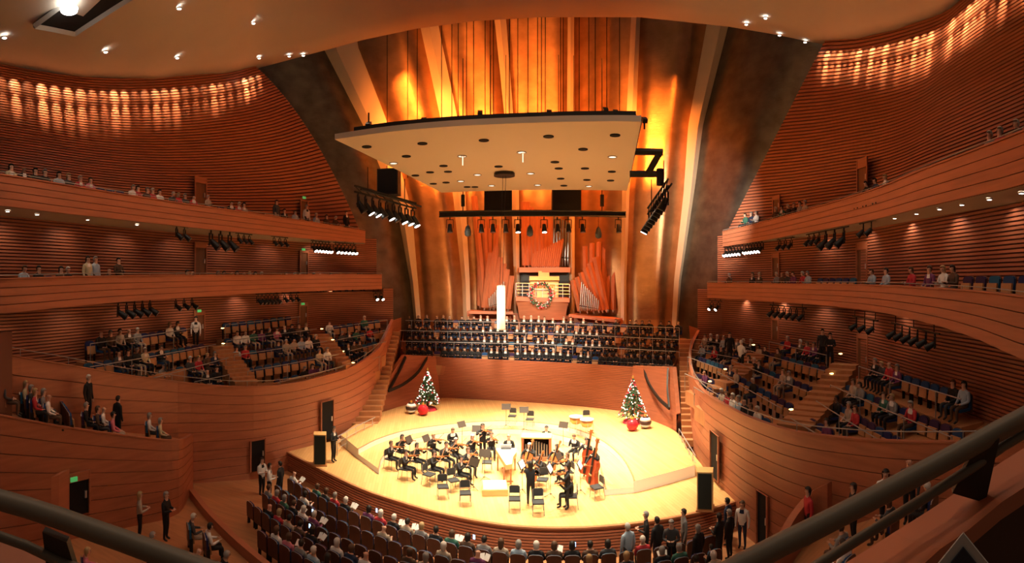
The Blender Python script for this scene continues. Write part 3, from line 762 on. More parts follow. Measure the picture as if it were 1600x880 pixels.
# ================================================================ terraces
LTD = [(topx(p)[0], math.hypot(p.x, p.y)) for p in LTt]
RTD = sorted((topx(p)[0], math.hypot(p.x, p.y)) for p in RTt if math.hypot(p.x, p.y) < 27)
def clear(T, p, d=1.15): return (p[0], p[1], max(p[2], interp(T, p[0]) + d))
def terrace_floor(name, front, wall, zb):
    f = [V((p.x, p.y, p.z - 0.98)) for p in front]
    b = [wz(topx(p)[0], max(interp(wall, topx(p)[0]) + .1, math.hypot(p.x, p.y) + .3), max(zb, p.z - .5)) for p in front]
    return tag(loft(name, [f, b], FLOORW), kind='structure')
TL = terrace_floor('floor_left_terrace', LTt, LW, 4.6)
TR = terrace_floor('floor_right_terrace', RTt, RW, 4.0)
R1 = dict(top='red', shirt='red')
rows = [
 ('back row of left terrace, rear block', (133, 534, 22.4), (292, 511, 27.0), [(157, 524), (175, 522), (187, 520), (205, 520), (218, 514, dict(hair=('short', 'white'), top='grey')), (265, 510), (280, 505)]),
 ('second row of left terrace, rear block', (131, 569, 21.0), (320, 537, 27.0), [(190, 546), (205, 546), (218, 543), (231, 540, dict(top='cream', hair=('short', 'white'))), (247, 538, dict(shirt='white', top='black'))]),
 ('third row of left terrace, rear block', (215, 590, 22.4), (340, 558, 26.6), [(225, 575), (240, 575), (250, 572), (292, 560, dict(top='dark grey', hair=('short', 'white'))), (305, 558, R1), (322, 550), (335, 548)]),
 ('front row of left terrace, rear block', (300, 592, 24.4), (345, 583, 25.6), [(320, 580), (333, 575)]),
 ('back row of left terrace, middle block', (347, 506, 29.0), (456, 494, 32.2), []),
 ('second row of left terrace, middle block', (350, 530, 28.2), (482, 513, 31.6), [(365, 525, dict(top='white')), (375, 517), (381, 517), (403, 515), (412, 515), (425, 512, dict(top='pink')), (432, 510), (440, 508), (452, 507), (465, 507)]),
 ('third row of left terrace, middle block', (362, 552, 27.3), (498, 532, 30.5), [(371, 543), (383, 542, R1), (440, 535), (447, 533), (458, 528, dict(top='beige')), (470, 526, dict(top='light blue')), (481, 526), (495, 522)]),
 ('fourth row of left terrace, middle block', (383, 576, 26.4), (516, 552, 29.4), [(497, 545, dict(top='beige')), (507, 545, dict(top='white')), (515, 542, dict(top='green'))]),
 ('front row of left terrace, middle block', (428, 594, 26.6), (528, 570, 29.0), [(478, 575), (490, 577), (505, 568, dict(top='purple')), (516, 564, dict(top='purple'))]),
 ('back row of left terrace, stage block', (508, 511, 33.0), (594, 499, 35.4), [(515, 499), (565, 494)]),
 ('second row of left terrace, stage block', (516, 530, 32.2), (592, 515, 34.6), [(537, 518), (546, 517), (560, 513, dict(top='green')), (575, 511)]),
 ('third row of left terrace, stage block', (538, 546, 31.4), (590, 533, 33.6), [(541, 535, dict(shirt='white', top='black')), (553, 535), (563, 532)]),
 ('front row of left terrace, stage block', (552, 565, 30.4), (580, 556, 32.0), [(571, 550, dict(top='grey'))]),
]
rg = random.Random(3)
for nm, a, b, heads in rows:
    seat_row(pd(*clear(LTD, a)), pd(*clear(LTD, b)), heads, nm, 'left terrace', rg, floorp=TL)
rowsR = [
 ('back row of right terrace, stage block', (1098, 529, 33.2), (1180, 541, 30.2), [(1105, 519), (1114, 516), (1124, 517), (1133, 518), (1140, 518), (1149, 521), (1158, 522), (1166, 524)]),
 ('second row of right terrace, stage block', (1094, 545, 31.4), (1166, 558, 28.3), [(1103, 533), (1113, 536), (1122, 538), (1133, 540)]),
 ('third row of right terrace, stage block', (1091, 557, 29.8), (1137, 573, 26.4), []),
 ('fourth row of right terrace, stage block', (1088, 583, 27.3), (1136, 603, 24.0), [(1101, 576)]),
 ('front row of right terrace, stage block', (1104, 604, 24.9), (1202, 657, 19.7), [(1131, 597, dict(top='beige', hair=('bob', 'white'))), (1137, 601, R1), (1150, 610, dict(top='white')), (1157, 612), (1175, 626), (1188, 634), (1163, 617)]),
 ('back row of right terrace, middle block', (1218, 533, 29.0), (1302, 552, 25.4), [(1229, 519, R1), (1257, 525), (1264, 527, R1), (1275, 528, dict(shirt='white')), (1283, 533, dict(hair=('long', 'blond')))]),
 ('second row of right terrace, middle block', (1183, 546, 28.8), (1304, 577, 24.0), [(1190, 535, dict(top='beige')), (1200, 538), (1218, 543)]),
 ('third row of right terrace, middle block', (1160, 562, 27.6), (1274, 607, 22.2), [(1170, 552), (1178, 555), (1193, 560), (1220, 575), (1235, 583, dict(top='grey'))]),
 ('fourth row of right terrace, middle block', (1140, 580, 25.3), (1238, 633, 20.4), [(1147, 572, dict(hair=('short', 'white'), top='navy')), (1156, 576, dict(top='beige')), (1182, 590)]),
 ('back row of right terrace, rear block', (1364, 571, 21.6), (1518, 617, 16.5), [(1372, 553, dict(shirt='white')), (1384, 557, dict(top='dark grey', hair=('bob', 'blond'))), (1396, 565, R1), (1408, 566), (1500, 596), (1511, 599)]),
 ('second row of right terrace, rear block', (1320, 600, 21.4), (1505, 674, 15.4), [(1330, 590), (1350, 596), (1378, 605, dict(shirt='white')), (1388, 612, dict(top='grey')), (1432, 626, dict(shirt='white'))]),
 ('third row of right terrace, rear block', (1297, 624, 20.6), (1406, 686, 15.9), [(1312, 620), (1326, 628, dict(top='beige')), (1341, 636)]),
 ('front row of right terrace, rear block', (1262, 652, 18.7), (1302, 674, 17.0), [(1290, 655, dict(top='purple'))]),
]
for nm, a, b, heads in rowsR:
    seat_row(pd(*clear(RTD, a, .95)), pd(*clear(RTD, b, .95)), heads, nm, 'right terrace', rg, floorp=TR)
# aisle steps with small amber step lights
def aisle(fl, pts, n, w, lights, words):
    ln = smooth([pd(*p) for p in pts], n + 1)
    for k in range(n):
        c = ln[k]; d = ln[k + 1] - ln[k]; u = V((d.y, -d.x, 0)).normalized() * w / 2; f = V((d.x, d.y, 0))
        MB().prism([c - u, c + u, c + u + f * 1.05, c - u + f * 1.05], (0, 0, -0.5)).build('step', FLOORW, fl)
    for k, p in enumerate(lights):
        q = pd(*p); e = empty('step_light', q); tag(e, 'small amber step light, %s down the %s aisle' % (ordn(k + 1), words), 'lamp', 'amber step lights')
        MB().box((0, 0, -.02), (.20, .10, .03)).build('housing', BLACK, e); MB().box((0, -.01, 0), (.15, .10, .05)).build('lens', STEPL, e)
aisle(TL, [(345, 540, 27.6), (365, 570, 26.4), (385, 600, 25.2)], 10, 1.3, [(348, 513, 28.6), (349, 537, 27.8), (367, 560, 26.9), (386, 583, 26.0)], 'left terrace rear')
aisle(TL, [(498, 522, 32.2), (525, 555, 30.2), (548, 574, 29.6)], 10, 1.2, [(503, 514, 32.6), (520, 531, 31.6), (536, 549, 30.8), (552, 567, 30.0)], 'left terrace stage')
aisle(TR, [(1184, 552, 28.6), (1145, 590, 25.0), (1100, 622, 24.4)], 11, 1.1, [(1177, 539, 29.0), (1133, 577, 26.0), (1109, 596, 25.2)], 'right terrace stage')
aisle(TR, [(1322, 568, 23.6), (1285, 620, 20.8), (1240, 668, 18.0)], 12, 1.3, [(1313, 553, 24.2), (1299, 584, 22.6), (1268, 612, 21.4), (1236, 640, 19.8)], 'right terrace rear')
# rails along the terrace fronts
for T, wd in ((LTt, 'left'), (RTt, 'right')):
    rail([p + V((0, 0, .30)) for p in T[3:-2]], 1.8, .3, 'thin grey rail on top of the %s terrace front' % wd, 'terrace guard rails', r=.018, drop=.28)
# people standing on the right terrace
def standing(px, D, label, group, pose='stand', face=None, dz=1.66, **k):
    q = pd(px[0], px[1], D); fl = V((q.x, q.y, q.z - dz))
    return person(fl, face or (-q.x, -q.y), pose, label, group, **k)
G = 'people standing in the hall'
standing((1158, 534), 26.8, 'usher in dark waistcoat and white shirt standing in right terrace aisle', G, 'stand_hold', (1, .4), top='white', shirt='navy', hair=('short', 'white'))
standing((1140, 522), 29.3, 'person in black standing near stage end of right terrace', G, top='black')
standing((1285, 517), 25.6, 'person in dark coat standing beside back row of right terrace', G, top='dark grey')
standing((1297, 523), 24.9, 'person in black coat standing at top of right terrace aisle', G, 'stand_hold', top='black', hair=('long', 'dark'))
standing((306, 497), 27.6, 'usher in white sleeves standing in left terrace doorway', G, top='white', shirt='black', hair=('bob', 'dark'))

# ================================================================ balconies: people and seats
NB_ = {}
def on_balcony(xs, front, zf, words, back=0.95, seats=()):
    sl = []
    for k, it in enumerate(xs):
        x, Lk0 = (it, {}) if not isinstance(it, tuple) else it
        D = interp(front, x) + back; p = wz(x, D, zf); d = wz(x + 6, interp(front, x + 6) + back, zf) - p
        f = V((d.y, -d.x, 0)).normalized(); f = -f if f.dot(-p) < 0 else f
        Lk = rnd_look(rg); Lk0 = dict(Lk0); pose = Lk0.pop('pose', rg.choice(['sit', 'sit_read'])); Lk.update(Lk0)
        person(p, f, pose, 'person in %s, %s from left on %s' % (look_words(Lk), ordn(k + 1), words) if pose[:2] != 'st' else 'standing person in %s, %s from left on %s' % (look_words(Lk), ordn(k + 1), words), 'audience on ' + words, **Lk)
    for x0, x1 in seats:
        D0, D1 = interp(front, x0) + back, interp(front, x1) + back; a, b = wz(x0, D0, zf), wz(x1, D1, zf)
        m_ = max(1, int((b - a).length / .56))
        for i in range(m_):
            p = a.lerp(b, (i + .5) / m_); d = b - a; f = V((d.y, -d.x, 0)).normalized(); f = -f if f.dot(-p) < 0 else f
            NB_[words] = NB_.get(words, 0) + 1; seat(p, f, False, 'empty blue seat, %s empty one from left on %s' % (ordn(NB_[words]), words), 'seats on ' + words, rg=rg)
ST = dict(pose='stand'); W = dict(hair=('short', 'white')); B_ = dict(hair=('bob', 'brown'))
on_balcony([(17, dict(top='cream', hair=('long', 'dark'))), (37, dict(top='black', hair=None)), (55, dict(top='black', hair=('long', 'dark'))), (70, dict(top='black')), (92, dict(top='light blue')), (107, dict(top='dark grey', hair=('bob', 'blond'))), (125, dict(top='red', hair=('short', 'white'))), (141, dict(top='pink')), 207, (215, dict(top='red')), 230, (238, W), (249, dict(top='white')), (270, dict(top='dark grey', hair=('short', 'white'))), 278, 289, 302, (325, dict(top='beige', pose='stand_hold', sc=.8)), 361, (373, W), 381,
            (432, dict(pose='stand', top='dark grey')), 444, 461, (479, dict(pose='stand', top='white', shirt='black')), 494, 510, 524, (541, dict(pose='stand', top='black'))], LF, 11.9, 'upper left balcony', .95, [(-60, 8), (150, 196), (335, 356)])
on_balcony([(37, dict(top='light blue')), 60, (95, dict(top='brown')), (105, W), (137, dict(top='cream', pose='stand', hair=('long', 'dark'))), (149, dict(top='light blue', pose='stand')), (170, dict(top='black', hair=None)), (185, dict(top='brown', pose='stand_hold')), 292, (300, dict(top='grey')), 340, 349, (362, dict(top='red')), 370, 381, 390, (398, dict(top='white')), 408, 447, 460, 467, 490, 500, 517, 560], LM, 8.1, 'middle left balcony', 1.0, [(66, 90), (112, 130), (200, 286), (412, 442), (520, 552)])
on_balcony([1165, 1174, 1182, 1212, 1222, 1232, 1241, 1250, 1258, 1354, 1368, (1384, dict(hair=('long', 'blond'))), (1547, W), (1563, dict(hair=('short', 'white'), top='red')), (1590, dict(top='dark grey', hair=('short', 'white')))], RF, 11.9, 'upper right balcony', .95)
on_balcony([1140, 1176, 1187, (1214, W), 1222, (1231, W), 1240, (1255, W), 1263, 1363, 1385, (1425, dict(hair=('long', 'brown'), top='red')), (1453, dict(hair=('short', 'brown'))), (1475, dict(top='white', hair=('long', 'blond'))), (1490, dict(top='brown', hair=('long', 'dark')))], RM, 8.05, 'middle right balcony', 1.0, [(1276, 1338), (1502, 1640)])
for T, wd in ((LMt, 'middle left'), (RMt, 'middle right'), (LFt, 'upper left'), (RFt, 'upper right')):
    c = cpx(T, 30)
    rail([p + V((0, 0, .14)) for p in c], 1.6, .1, 'thin grey rail along the top of the %s balcony front' % wd, 'balcony top rails', r=.014, drop=.1)

# ================================================================ choir risers
CR = [[640, 649, 661, 671, None, 695, 706, 715, 726, 737, 747, None, (768,), (777,), (790,), None, (809,), (821,), (832,), (843,), (854,), (865,), (876,), (888,), None, (908,), (919,), None, 941, 953, 964, 976, 987, 997, 1009, 1021, 1033, 1045],
      [640, 650, 661, 672, 683, 694, 705, 716, 727, 738, 747, (757,), (768,), (779,), (789,), None, (809,), (820,), None, (841,), (853,), (864,), None, (885,), (895,), None, (916,), (926,), (937,), 949, 959, None, 984, 992, 1005, 1017, 1028, 1039, 1050],
      [640, 650, 661, 672, None, 693, 703, 713, 725, 736, 745, (755,), (767,), (778,), (789,), None, (808,), (819,), None, (838,), (850,), None, (871,), (880,), None, (901,), (911,), (922,), (933,), 944, 955, None, 978, 991, 1005, None, 1023, 1032, 1043, 1054],
      [639, 654, 667, 683, 693, 703, None, 722, 732, 741, (751,), (762,), None, (792,), (804,), (819,), (830,), (842,), (851,), (864,), None, (881,), (892,), None, (912,), None, 932, 943, None, 963, None, 985, 994, 1004, 1015, 1033, 1046, 1060]]
def choirD(k, x):
    a = [(634, 37.3 + 1.0 * k), (843, 35.7 + .75 * k), (1055, 32.3 + .6 * k)]
    return interp(a, x)
rowname = ['front', 'second', 'third', 'back']
cfl = tag(empty('floor_choir_risers', (0, 36, 0)), kind='structure')
rg = random.Random(11)
for k in range(4):
    zf = 2.78 + .70 * k
    xs = CR[k]; full = []
    for i, it in enumerate(xs):
        if it is None:
            a = xs[i - 1]; b = xs[i + 1]; a = a[0] if isinstance(a, tuple) else a; b = b[0] if isinstance(b, tuple) else b
            full.append(((a + b) / 2, None))
        elif isinstance(it, tuple): full.append((it[0], 'm'))
        else: full.append((it, 'w'))
    line = [wz(x, choirD(k, x), zf) for x in (628, 735, 843, 950, 1066)]
    line = smooth(line, 24); nn = plan_normals(line)
    o = cfl.location
    MB().band([p + q * .55 - o for p, q in zip(line, nn)], [p - q * .95 - o for p, q in zip(line, nn)], [V((0, 0, -.72))] * 24).build('step', FLOORW, cfl)
    np_ = ne_ = 0
    for x, s in full:
        p = wz(x, choirD(k, x), zf); d = wz(x + 5, choirD(k, x + 5), zf) - p; f = V((d.y, -d.x, 0)).normalized()
        if f.dot(-p) < 0: f = -f
        ne_ = ne_ + (s is None); seat(p - f * .05, f, s is not None, 'empty tan seat with blue pad, %s empty one from left in %s choir row' % (ordn(max(ne_, 1)), rowname[k]), 'choir seats', rg=rg)
        if s is None: continue
        np_ += 1
        if s == 'm':
            hr = rg.choice([('short', 'grey'), ('short', 'white'), ('short', 'dark'), ('short', 'brown'), None])
            person(p, f, 'sit', 'choir singer in black tailcoat and white shirt, %s from left in %s row' % (ordn(np_), rowname[k]), 'choir', shirt='white', hair=hr, skin=rg.choice([0, 0, 1]), sc=rg.uniform(.97, 1.05))
        else:
            hr = rg.choice([('bob', 'brown'), ('bob', 'blond'), ('bob', 'grey'), ('long', 'dark'), ('long', 'blond'), ('bob', 'white'), ('short', 'brown')])
            person(p, f, 'sit_read', 'choir singer in plain black, %s from left in %s row' % (ordn(np_), rowname[k]), 'choir', hair=hr, skin=rg.choice([0, 0, 0, 1]), sc=rg.uniform(.93, 1.0))
    if k:
        rail([p + q * .60 + V((0, 0, .86)) for p, q in zip(line, nn)], 1.15, .9, 'silver guard rail in front of %s choir row' % rowname[k], 'choir rails', r=.024, m=STEEL, drop=.86)
    else:
        c = [p + V((0, 0, .10)) for p in [wz(x, choirD(0, x) - .75, 3.42) for x in (632, 740, 843, 950, 1052)]]
        rail(smooth(c, 20), 1.15, .9, 'black guard rail along top of stage back wall', 'choir rails', r=.03, m=BLACK, drop=.12)

# ================================================================ filling walls and lower left box
tag(mesh('floor_base', [V((-45, -3, -1.3)), V((45, -3, -1.3)), V((45, 46, -1.3)), V((-45, 46, -1.3))], [(0, 1, 2, 3)], FLOORW), kind='structure')
def cheek(name, pts):
    """vertical wall through (plan point, top height) pairs"""
    t = [V((p.x, p.y, z)) for p, z in pts]; b = [V((p.x, p.y, -0.2)) for p, z in pts]
    return tag(loft(name, [b, t], WOODB), kind='structure')
tag(MB().prism([wz(-120, 14.6, -1), wz(19, 16.9, -1), wz(19, 17.3, -1), wz(-120, 15.0, -1)], (0, 0, 1 + pd(19, 518, 16.9).z)).build('wall_left_rear_recess', mat('dark red recess shade', (.14, .035, .02), .5)), kind='structure')  # solid dark slab standing in for the shaded doorway recess
cheek('wall_stair_cheek_left', [(wl[0], wl[2].z), (wl[3], wl[3].z), (wz(626, 37.5, 0), 3.9), (wz(634, 41.0, 0), 5.9)])
cheek('wall_stair_cheek_right', [(wr[0], wr[2].z), (wr[3], wr[3].z), (wz(1059, 33.0, 0), 3.9), (wz(1062, 36.5, 0), 5.6)])
cheek('wall_stair_outer_left', [(LTt[-1], 6.0), (wz(632, 40.5, 0), 6.0)])
cheek('wall_stair_outer_right', [(RTt[0], 5.6), (wz(1072, 37.6, 0), 5.6)])
LBt = cpx([(-140, 622, 15.0), (0, 650, 16.2), (100, 668, 17.4), (200, 682, 18.8), (262, 689, 19.8), (284, 688, 20.6), (300, 680, 23.0)], 30)
boards('wall_left_box_front', LBt, [V((p.x, p.y, -0.9)) for p in LBt], 9)
BXZ = [(topx(p)[0], p.z - .12 - .75 * max(0, min(1, topx(p)[0] / 284))) for p in LBt]
bw = [wz(x, interp(LTD, x) + .02, z) for x, z in BXZ]
tag(loft('floor_left_box', [[V((p.x, p.y, z)) for p, (x, z) in zip(LBt, BXZ)], bw], FLOORW), kind='structure')
tag(mesh('floor_left_aisle', [wz(-140, 16, -.45), wz(60, 17.2, -.45), wz(200, 19, -.45), wz(305, 22.3, -.45), wz(345, 19.4, -.45), wz(425, 16.1, -.45), wz(520, 12, -.45), wz(-140, 8, -.45)], [tuple(range(8))], FLOORW), kind='structure')
pt = smooth([pz(303, 764, -.1), pz(330, 797, -.1), pz(372, 838, -.1), pz(440, 893, -.1)], 16); pn = plan_normals(pt, (-8, 10, 0))
tag(MB().band([p + V((0, 0, -.95)) for p in pt], pt, [q * .22 for q in pn]).build('wall_left_partition', WOODB), kind='structure')
rt = smooth([pd(1198, 880, 14.6), pd(1218, 832, 15.0), pd(1240, 796, 15.5), pd(1266, 769, 16.0), pd(1300, 752, 15.6)], 16); rn = plan_normals(rt, (14, 10, 0))
tag(MB().band([V((p.x, p.y, -.98)) for p in rt], rt, [q * .25 for q in rn]).build('wall_right_partition', WOODB), kind='structure')
RBZ = [(1205, -.3), (1263, .8), (1334, 1.4), (1384, 2.05), (1421, 2.5), (1460, 2.75), (1600, 3.4), (1750, 3.8)]
RTQ = sorted((topx(p)[0], math.hypot(p.x, p.y)) for p in RTt if topx(p)[0] > 1180)
tag(loft('floor_right_box', [[wz(x, interp(RTQ, x), z) for x, z in RBZ], [wz(x, 10.5, z - .02) for x, z in RBZ]], FLOORW), kind='structure')

# ================================================================ doors
DN = [0]
a = pd(80, 746, 15.4); b = pd(97, 746, 15.9)
tag(MB().prism([V((a.x, a.y, -.5)), V((b.x, b.y, -.5)), V((b.x, b.y + .3, -.5)), V((a.x, a.y + .3, -.5))], (0, 0, a.z + .5)).build('wall_left_door_cheek', WOODB), kind='structure')
LEAF = mat('door leaf', (0.20, 0.085, 0.04), 0.5, var=.2, scale=(6, 6, 1))
def door(x0, x1, yt, yb, T, off=.14, head=8, dark=False, exit_=None, words=''):
    DN[0] += 1
    D0, D1 = interp(T, x0) - off, interp(T, x1) - off
    zt_, zb_ = pd(x0, yt, D0).z, pd(x0, yb, D0).z
    a, b = wz(x0, D0, 0), wz(x1, D1, 0); w = b - a; nn = V((w.y, -w.x, 0)).normalized()
    if nn.dot(-a) < 0: nn = -nn
    o = MB().prism([V((p.x, p.y, zb_)) for p in (a, b, b - nn * .04, a - nn * .04)], (0, 0, zt_ - zb_)).build('door_%d' % DN[0], DARK if dark else LEAF); tag(o, kind='structure')  # dark ones: black slab painting the shade of an open doorway
    u = w.normalized()
    hz = head / F * D0
    for p, q in ((a - u * .07, a), (b, b + u * .07)):
        MB().prism([V((r.x, r.y, zb_)) for r in (p, q, q + nn * .07, p + nn * .07)], (0, 0, zt_ - zb_ + hz)).build('jamb', WOODB, o)
    MB().prism([V((r.x, r.y, zt_)) for r in (a, b, b + nn * .06, a + nn * .06)], (0, 0, hz)).build('head_panel', WOODB, o)
    MB().prism([V((r.x, r.y, zb_ + (zt_ - zb_) * .46)) for r in (a.lerp(b, .84), a.lerp(b, .92), a.lerp(b, .92) + nn * .05, a.lerp(b, .84) + nn * .05)], (0, 0, .25)).build('door_handle', STEEL, o)
    if exit_:
        p = pd(exit_[0], exit_[1], D0 - .1); e = MB().prism([p - u * .13 - V((0, 0, .075)), p + u * .13 - V((0, 0, .075)), p + u * .13 + V((0, 0, .075)), p - u * .13 + V((0, 0, .075))], nn * .05).build('exit_sign', EXITG)
        tag(e, 'small green lit exit sign above ' + words, 'sign', 'exit signs')
door(305, 321, 285, 325, LW, head=10)
door(470, 480, 314, 345, LW, head=2, exit_=(475, 309), words='upper left balcony door')
door(305, 321, 387, 432, LW, head=9)
door(469, 480, 395, 430, LW, head=4, exit_=(474, 390), words='middle left balcony door')
door(304, 318, 493, 533, LW, head=8, exit_=(311, 486), words='rear left terrace door')
door(468, 479, 479, 510, LW, head=5, exit_=(473, 475), words='stage end left terrace door')
door(1341, 1355, 265, 300, RW, head=15)
door(1209, 1218, 313, 335, RW, head=7)
door(1340, 1355, 391, 446, RW, head=10)
door(1208, 1217, 403, 432, RW, head=7)
door(1207, 1216, 500, 530, RW, head=6)
door(1341, 1356, 528, 592, RW, head=8, exit_=(1349, 521), words='rear right terrace door')
LTD2 = LTD
door(502, 520, 629, 690, LTD, off=.25, head=0.5, dark=True)
door(392, 413, 690, 738, LTD, off=.12, head=0.5, dark=True)
RT2 = [(topx(p)[0], math.hypot(p.x, p.y)) for p in RTt if math.hypot(p.x, p.y) < 25.5]; RT2.sort()
door(1111, 1123, 672, 742, RT2, off=.55, head=0.5, dark=True)
door(1184, 1199, 766, 850, RT2, off=.2, head=0.5, dark=True)
LBD = [(topx(p)[0], math.hypot(p.x, p.y)) for p in LBt[:-4]]
door(97, 138, 757, 812, LBD, off=.14, head=14, dark=True, exit_=(115, 749), words='dark lower left doorway')

# ================================================================ main floor rows
rg = random.Random(21)
HEADS = [(459, 739, dict(hair=None)), (494, 755), (498, 762), (518, 772), (529, 781, dict(hair=('bob', 'white'))), (581, 783), (605, 788, R1), (595, 806, dict(top='beige', hair=None)), (473, 769, dict(top='white', hair=('bob', 'dark'))), (408, 757), (415, 764), (431, 769), (441, 782, R1), (451, 786), (464, 794), (437, 792),
 (477, 802, dict(top='purple')), (446, 815), (459, 815), (460, 830, dict(top='pink')), (446, 833, dict(top='white')), (473, 835), (489, 837), (518, 853, dict(top='white')), (493, 868, dict(top='light blue')), (479, 850), (498, 864), (547, 866), (567, 875, dict(top='white')), (364, 797), (363, 810), (380, 819), (390, 836), (402, 835), (457, 871),
 (621, 792), (637, 799, dict(top='beige')), (656, 804, dict(top='grey', hair=('bob', 'blond'))), (674, 811), (694, 815), (714, 828), (730, 821), (756, 830, dict(top='grey')), (776, 834, dict(top='beige', hair=('long', 'brown'))), (799, 832), (823, 832), (653, 851), (661, 860), (699, 851), (694, 862), (761, 851, dict(hair=None)),
 (868, 841, dict(hair=('long', 'brown'))), (886, 839), (906, 839), (930, 837), (949, 838, dict(top='cream', hair=('short', 'white'))), (920, 858), (965, 860), (1004, 846, dict(top='red', hair=('short', 'white'))), (1044, 869), (1069, 869), (1135, 871), (1099, 875)]
slots = []
for k in range(11):
    d = 1.75 + .98 * k; zf = floor_z(d)
    line = offset(SFX, d, zf)
    L = sum((b - a).length for a, b in zip(line, line[1:])); n_ = int(L / .58); line = smooth(line, n_ + 1); nn = plan_normals(line)
    for i in range(n_):
        c = line[i].lerp(line[i + 1], .5); f = -(nn[i] + nn[i + 1]).normalized()
        x, y = topx(c + V((0, 0, .9)))
        if y > 893 or x > 1128 or x < 300: continue
        if x < 455 and y < 752 + (455 - x) * .42: continue
        if x < 320 + (y - 765) * 1.0 + 22: continue
        if x > 1085 and y < 820: continue
        hp = topx(c + f * .05 + V((0, 0, HEADZ)))
        slots.append([hp[0], hp[1], None, c, f, k, False])
for h in HEADS:
    b = nearest(slots, h, 24)
    if b: b[1][2] = h
RN = ['front', 'second', 'third', 'fourth', 'fifth', 'sixth', 'seventh', 'eighth', 'ninth', 'tenth', 'eleventh']
cnt = {}; cs = {}
for s in sorted(slots, key=lambda s: (s[5], s[0])):
    k = s[5]; occ = s[2] is not None
    cs[k] = cs.get(k, 0) + 1
    seat(s[3], s[4], False, 'brown wooden seat with silver top edge, %s from left in %s floor row' % (ordn(cs[k]), RN[k]), 'main floor seats, %s row' % RN[k], True, rg)
    if occ:
        cnt[k] = cnt.get(k, 0) + 1; Lk = rnd_look(rg)
        if len(s[2]) > 2: Lk.update(s[2][2])
        person(s[3] + s[4] * .06, s[4], rg.choice(['sit', 'sit_read']), 'person in %s, %s from left in %s floor row' % (look_words(Lk), ordn(cnt[k]), RN[k]), 'audience on main floor', **Lk)
# open programme booklets and lit phones held by the audience
PAPER = mat('paper', (0.80, 0.78, 0.74), 0.7)
FLOORP = [o for o in PEOPLE if o.get('group') == 'audience on main floor']; HELD = set()
def holder(x, y):
    best = None
    for o in FLOORP:
        if o.name in HELD: continue
        hx, hy = topx(V(o.location) + V((0, 0, HEADZ))); d = math.hypot(hx - x, hy - y)
        if best is None or d < best[0]: best = (d, o)
    HELD.add(best[1].name); return best[1]
def in_hand(x, y, loc):
    o = holder(x, y); M_ = Matrix.Translation(o.location) @ Matrix.Rotation(o.rotation_euler[2], 4, 'Z')
    o.data = body('sit_read'); [setattr(c, 'data', hair_mesh('sit_read', STYLE[o.name])) for c in o.children]
    for c in o.children: c.material_slots[0].link = 'OBJECT'
    return M_ @ V(loc), o.rotation_euler[2], o['label'].replace('person in ', '')
def booklet(x, y):
    p, rz, w = in_hand(x, y, (.12, .40, .86)); e = empty('programme_booklet', p, rz); tag(e, 'white booklet held by ' + w, 'booklet', 'programme booklets')
    for s in (-1, 1): MB().box((s * .08, 0, 0), (.16, .22, .008), ry=s * .25, rx=.75).build('page', PAPER, e)
for x, y in ((470, 743), (543, 790), (629, 796), (648, 806), (701, 818), (490, 811), (488, 806), (455, 787), (880, 843), (755, 852), (1040, 874), (455, 843)): booklet(x, y)
def phone(x, y):
    p, rz, w = in_hand(x, y, (.10, .40, 1.0)); e = empty('smartphone', p, rz); tag(e, 'bright phone screen held by ' + w, 'phone', 'lit smartphones')
    MB().box((0, .006, 0), (.085, .012, .17)).build('case', BLACK, e); MB().box((0, -.003, 0), (.075, .008, .15)).build('screen', PHONE, e)
for x, y in ((581, 780), (475, 799), (466, 823), (735, 826), (904, 843), (1127, 870)): phone(x, y)

def stand_b(x, D, label, pose='stand', face=None, **k):
    fl = wz(x, D, interp(RBZ, x)); return person(fl, face or (-fl.x, 26 - fl.y), pose, label, G, **k)
# people standing on the main floor and aisles
def stand_z(px, zf, label, pose='stand', face=None, **k):
    q = pz(px[0], px[1], zf + 1.66); fl = V((q.x, q.y, zf))
    return person(fl, face or V((0 - q.x, 26 - q.y)), pose, label, G, **k)
stand_z((981, 822), -.95, 'white-haired person in light grey shirt standing in front rows, back turned', top='light blue', leg='dark grey', hair=('short', 'white'))
stand_z((1010, 803), -.95, 'person in black holding white papers, standing against stage front', 'stand_hold', (-1, .2), top='black', hair=('short', 'grey'))
stand_z((1027, 812), -.95, 'person in black with dark hair standing beside the paper holder', top='black')
stand_z((1049, 816), -.95, 'grey-haired person in dark coat standing in front row', 'stand_hold', (-.4, -1), top='dark grey', hair=('short', 'grey'))
stand_z((1069, 799), -.95, 'dark-haired man in grey shirt standing by stage edge', top='grey', leg='dark grey', hair=('short', 'dark'), face=(-1, .1))
stand_z((1091, 824), -.95, 'grey-haired person in black coat standing with back turned', top='black', hair=('bob', 'grey'))
stand_z((1112, 838), -.95, 'short figure in black between standing people at right', 'stand_hold', top='black', sc=.8)
stand_z((1124, 806), -.95, 'person in black standing under the right loudspeaker', 'stand_hold', top='black', hair=('bob', 'dark'))
stand_z((1140, 800), -.95, 'grey-haired person in black beside the right wall', top='black', hair=('short', 'grey'))
stand_z((1137, 782), -.95, 'tall person in navy standing by right wall rail', top='navy')
stand_z((1160, 786), -.95, 'usher in navy waistcoat and white sleeves by right wall', 'stand', (-1, -1), top='white', shirt='navy', leg='navy', hair=('bob', 'brown'))
stand_z((218, 772), -.45, 'person in beige coat with long blond hair standing in left aisle', 'stand_hold', top='beige', hair=('long', 'blond'))
stand_z((259, 772), -.45, 'grey-haired person in long black coat reading in left aisle', 'stand_hold', (1, .2), top='black', hair=('bob', 'grey'))
stand_z((409, 718), -.95, 'usher in black with white sleeves at left floor door', 'stand_hold', (1, -.3), top='white', shirt='black')
stand_z((421, 727), -.95, 'usher in white shirt handing out programmes at left floor door', 'stand_hold', (1, .3), top='white', shirt='black')
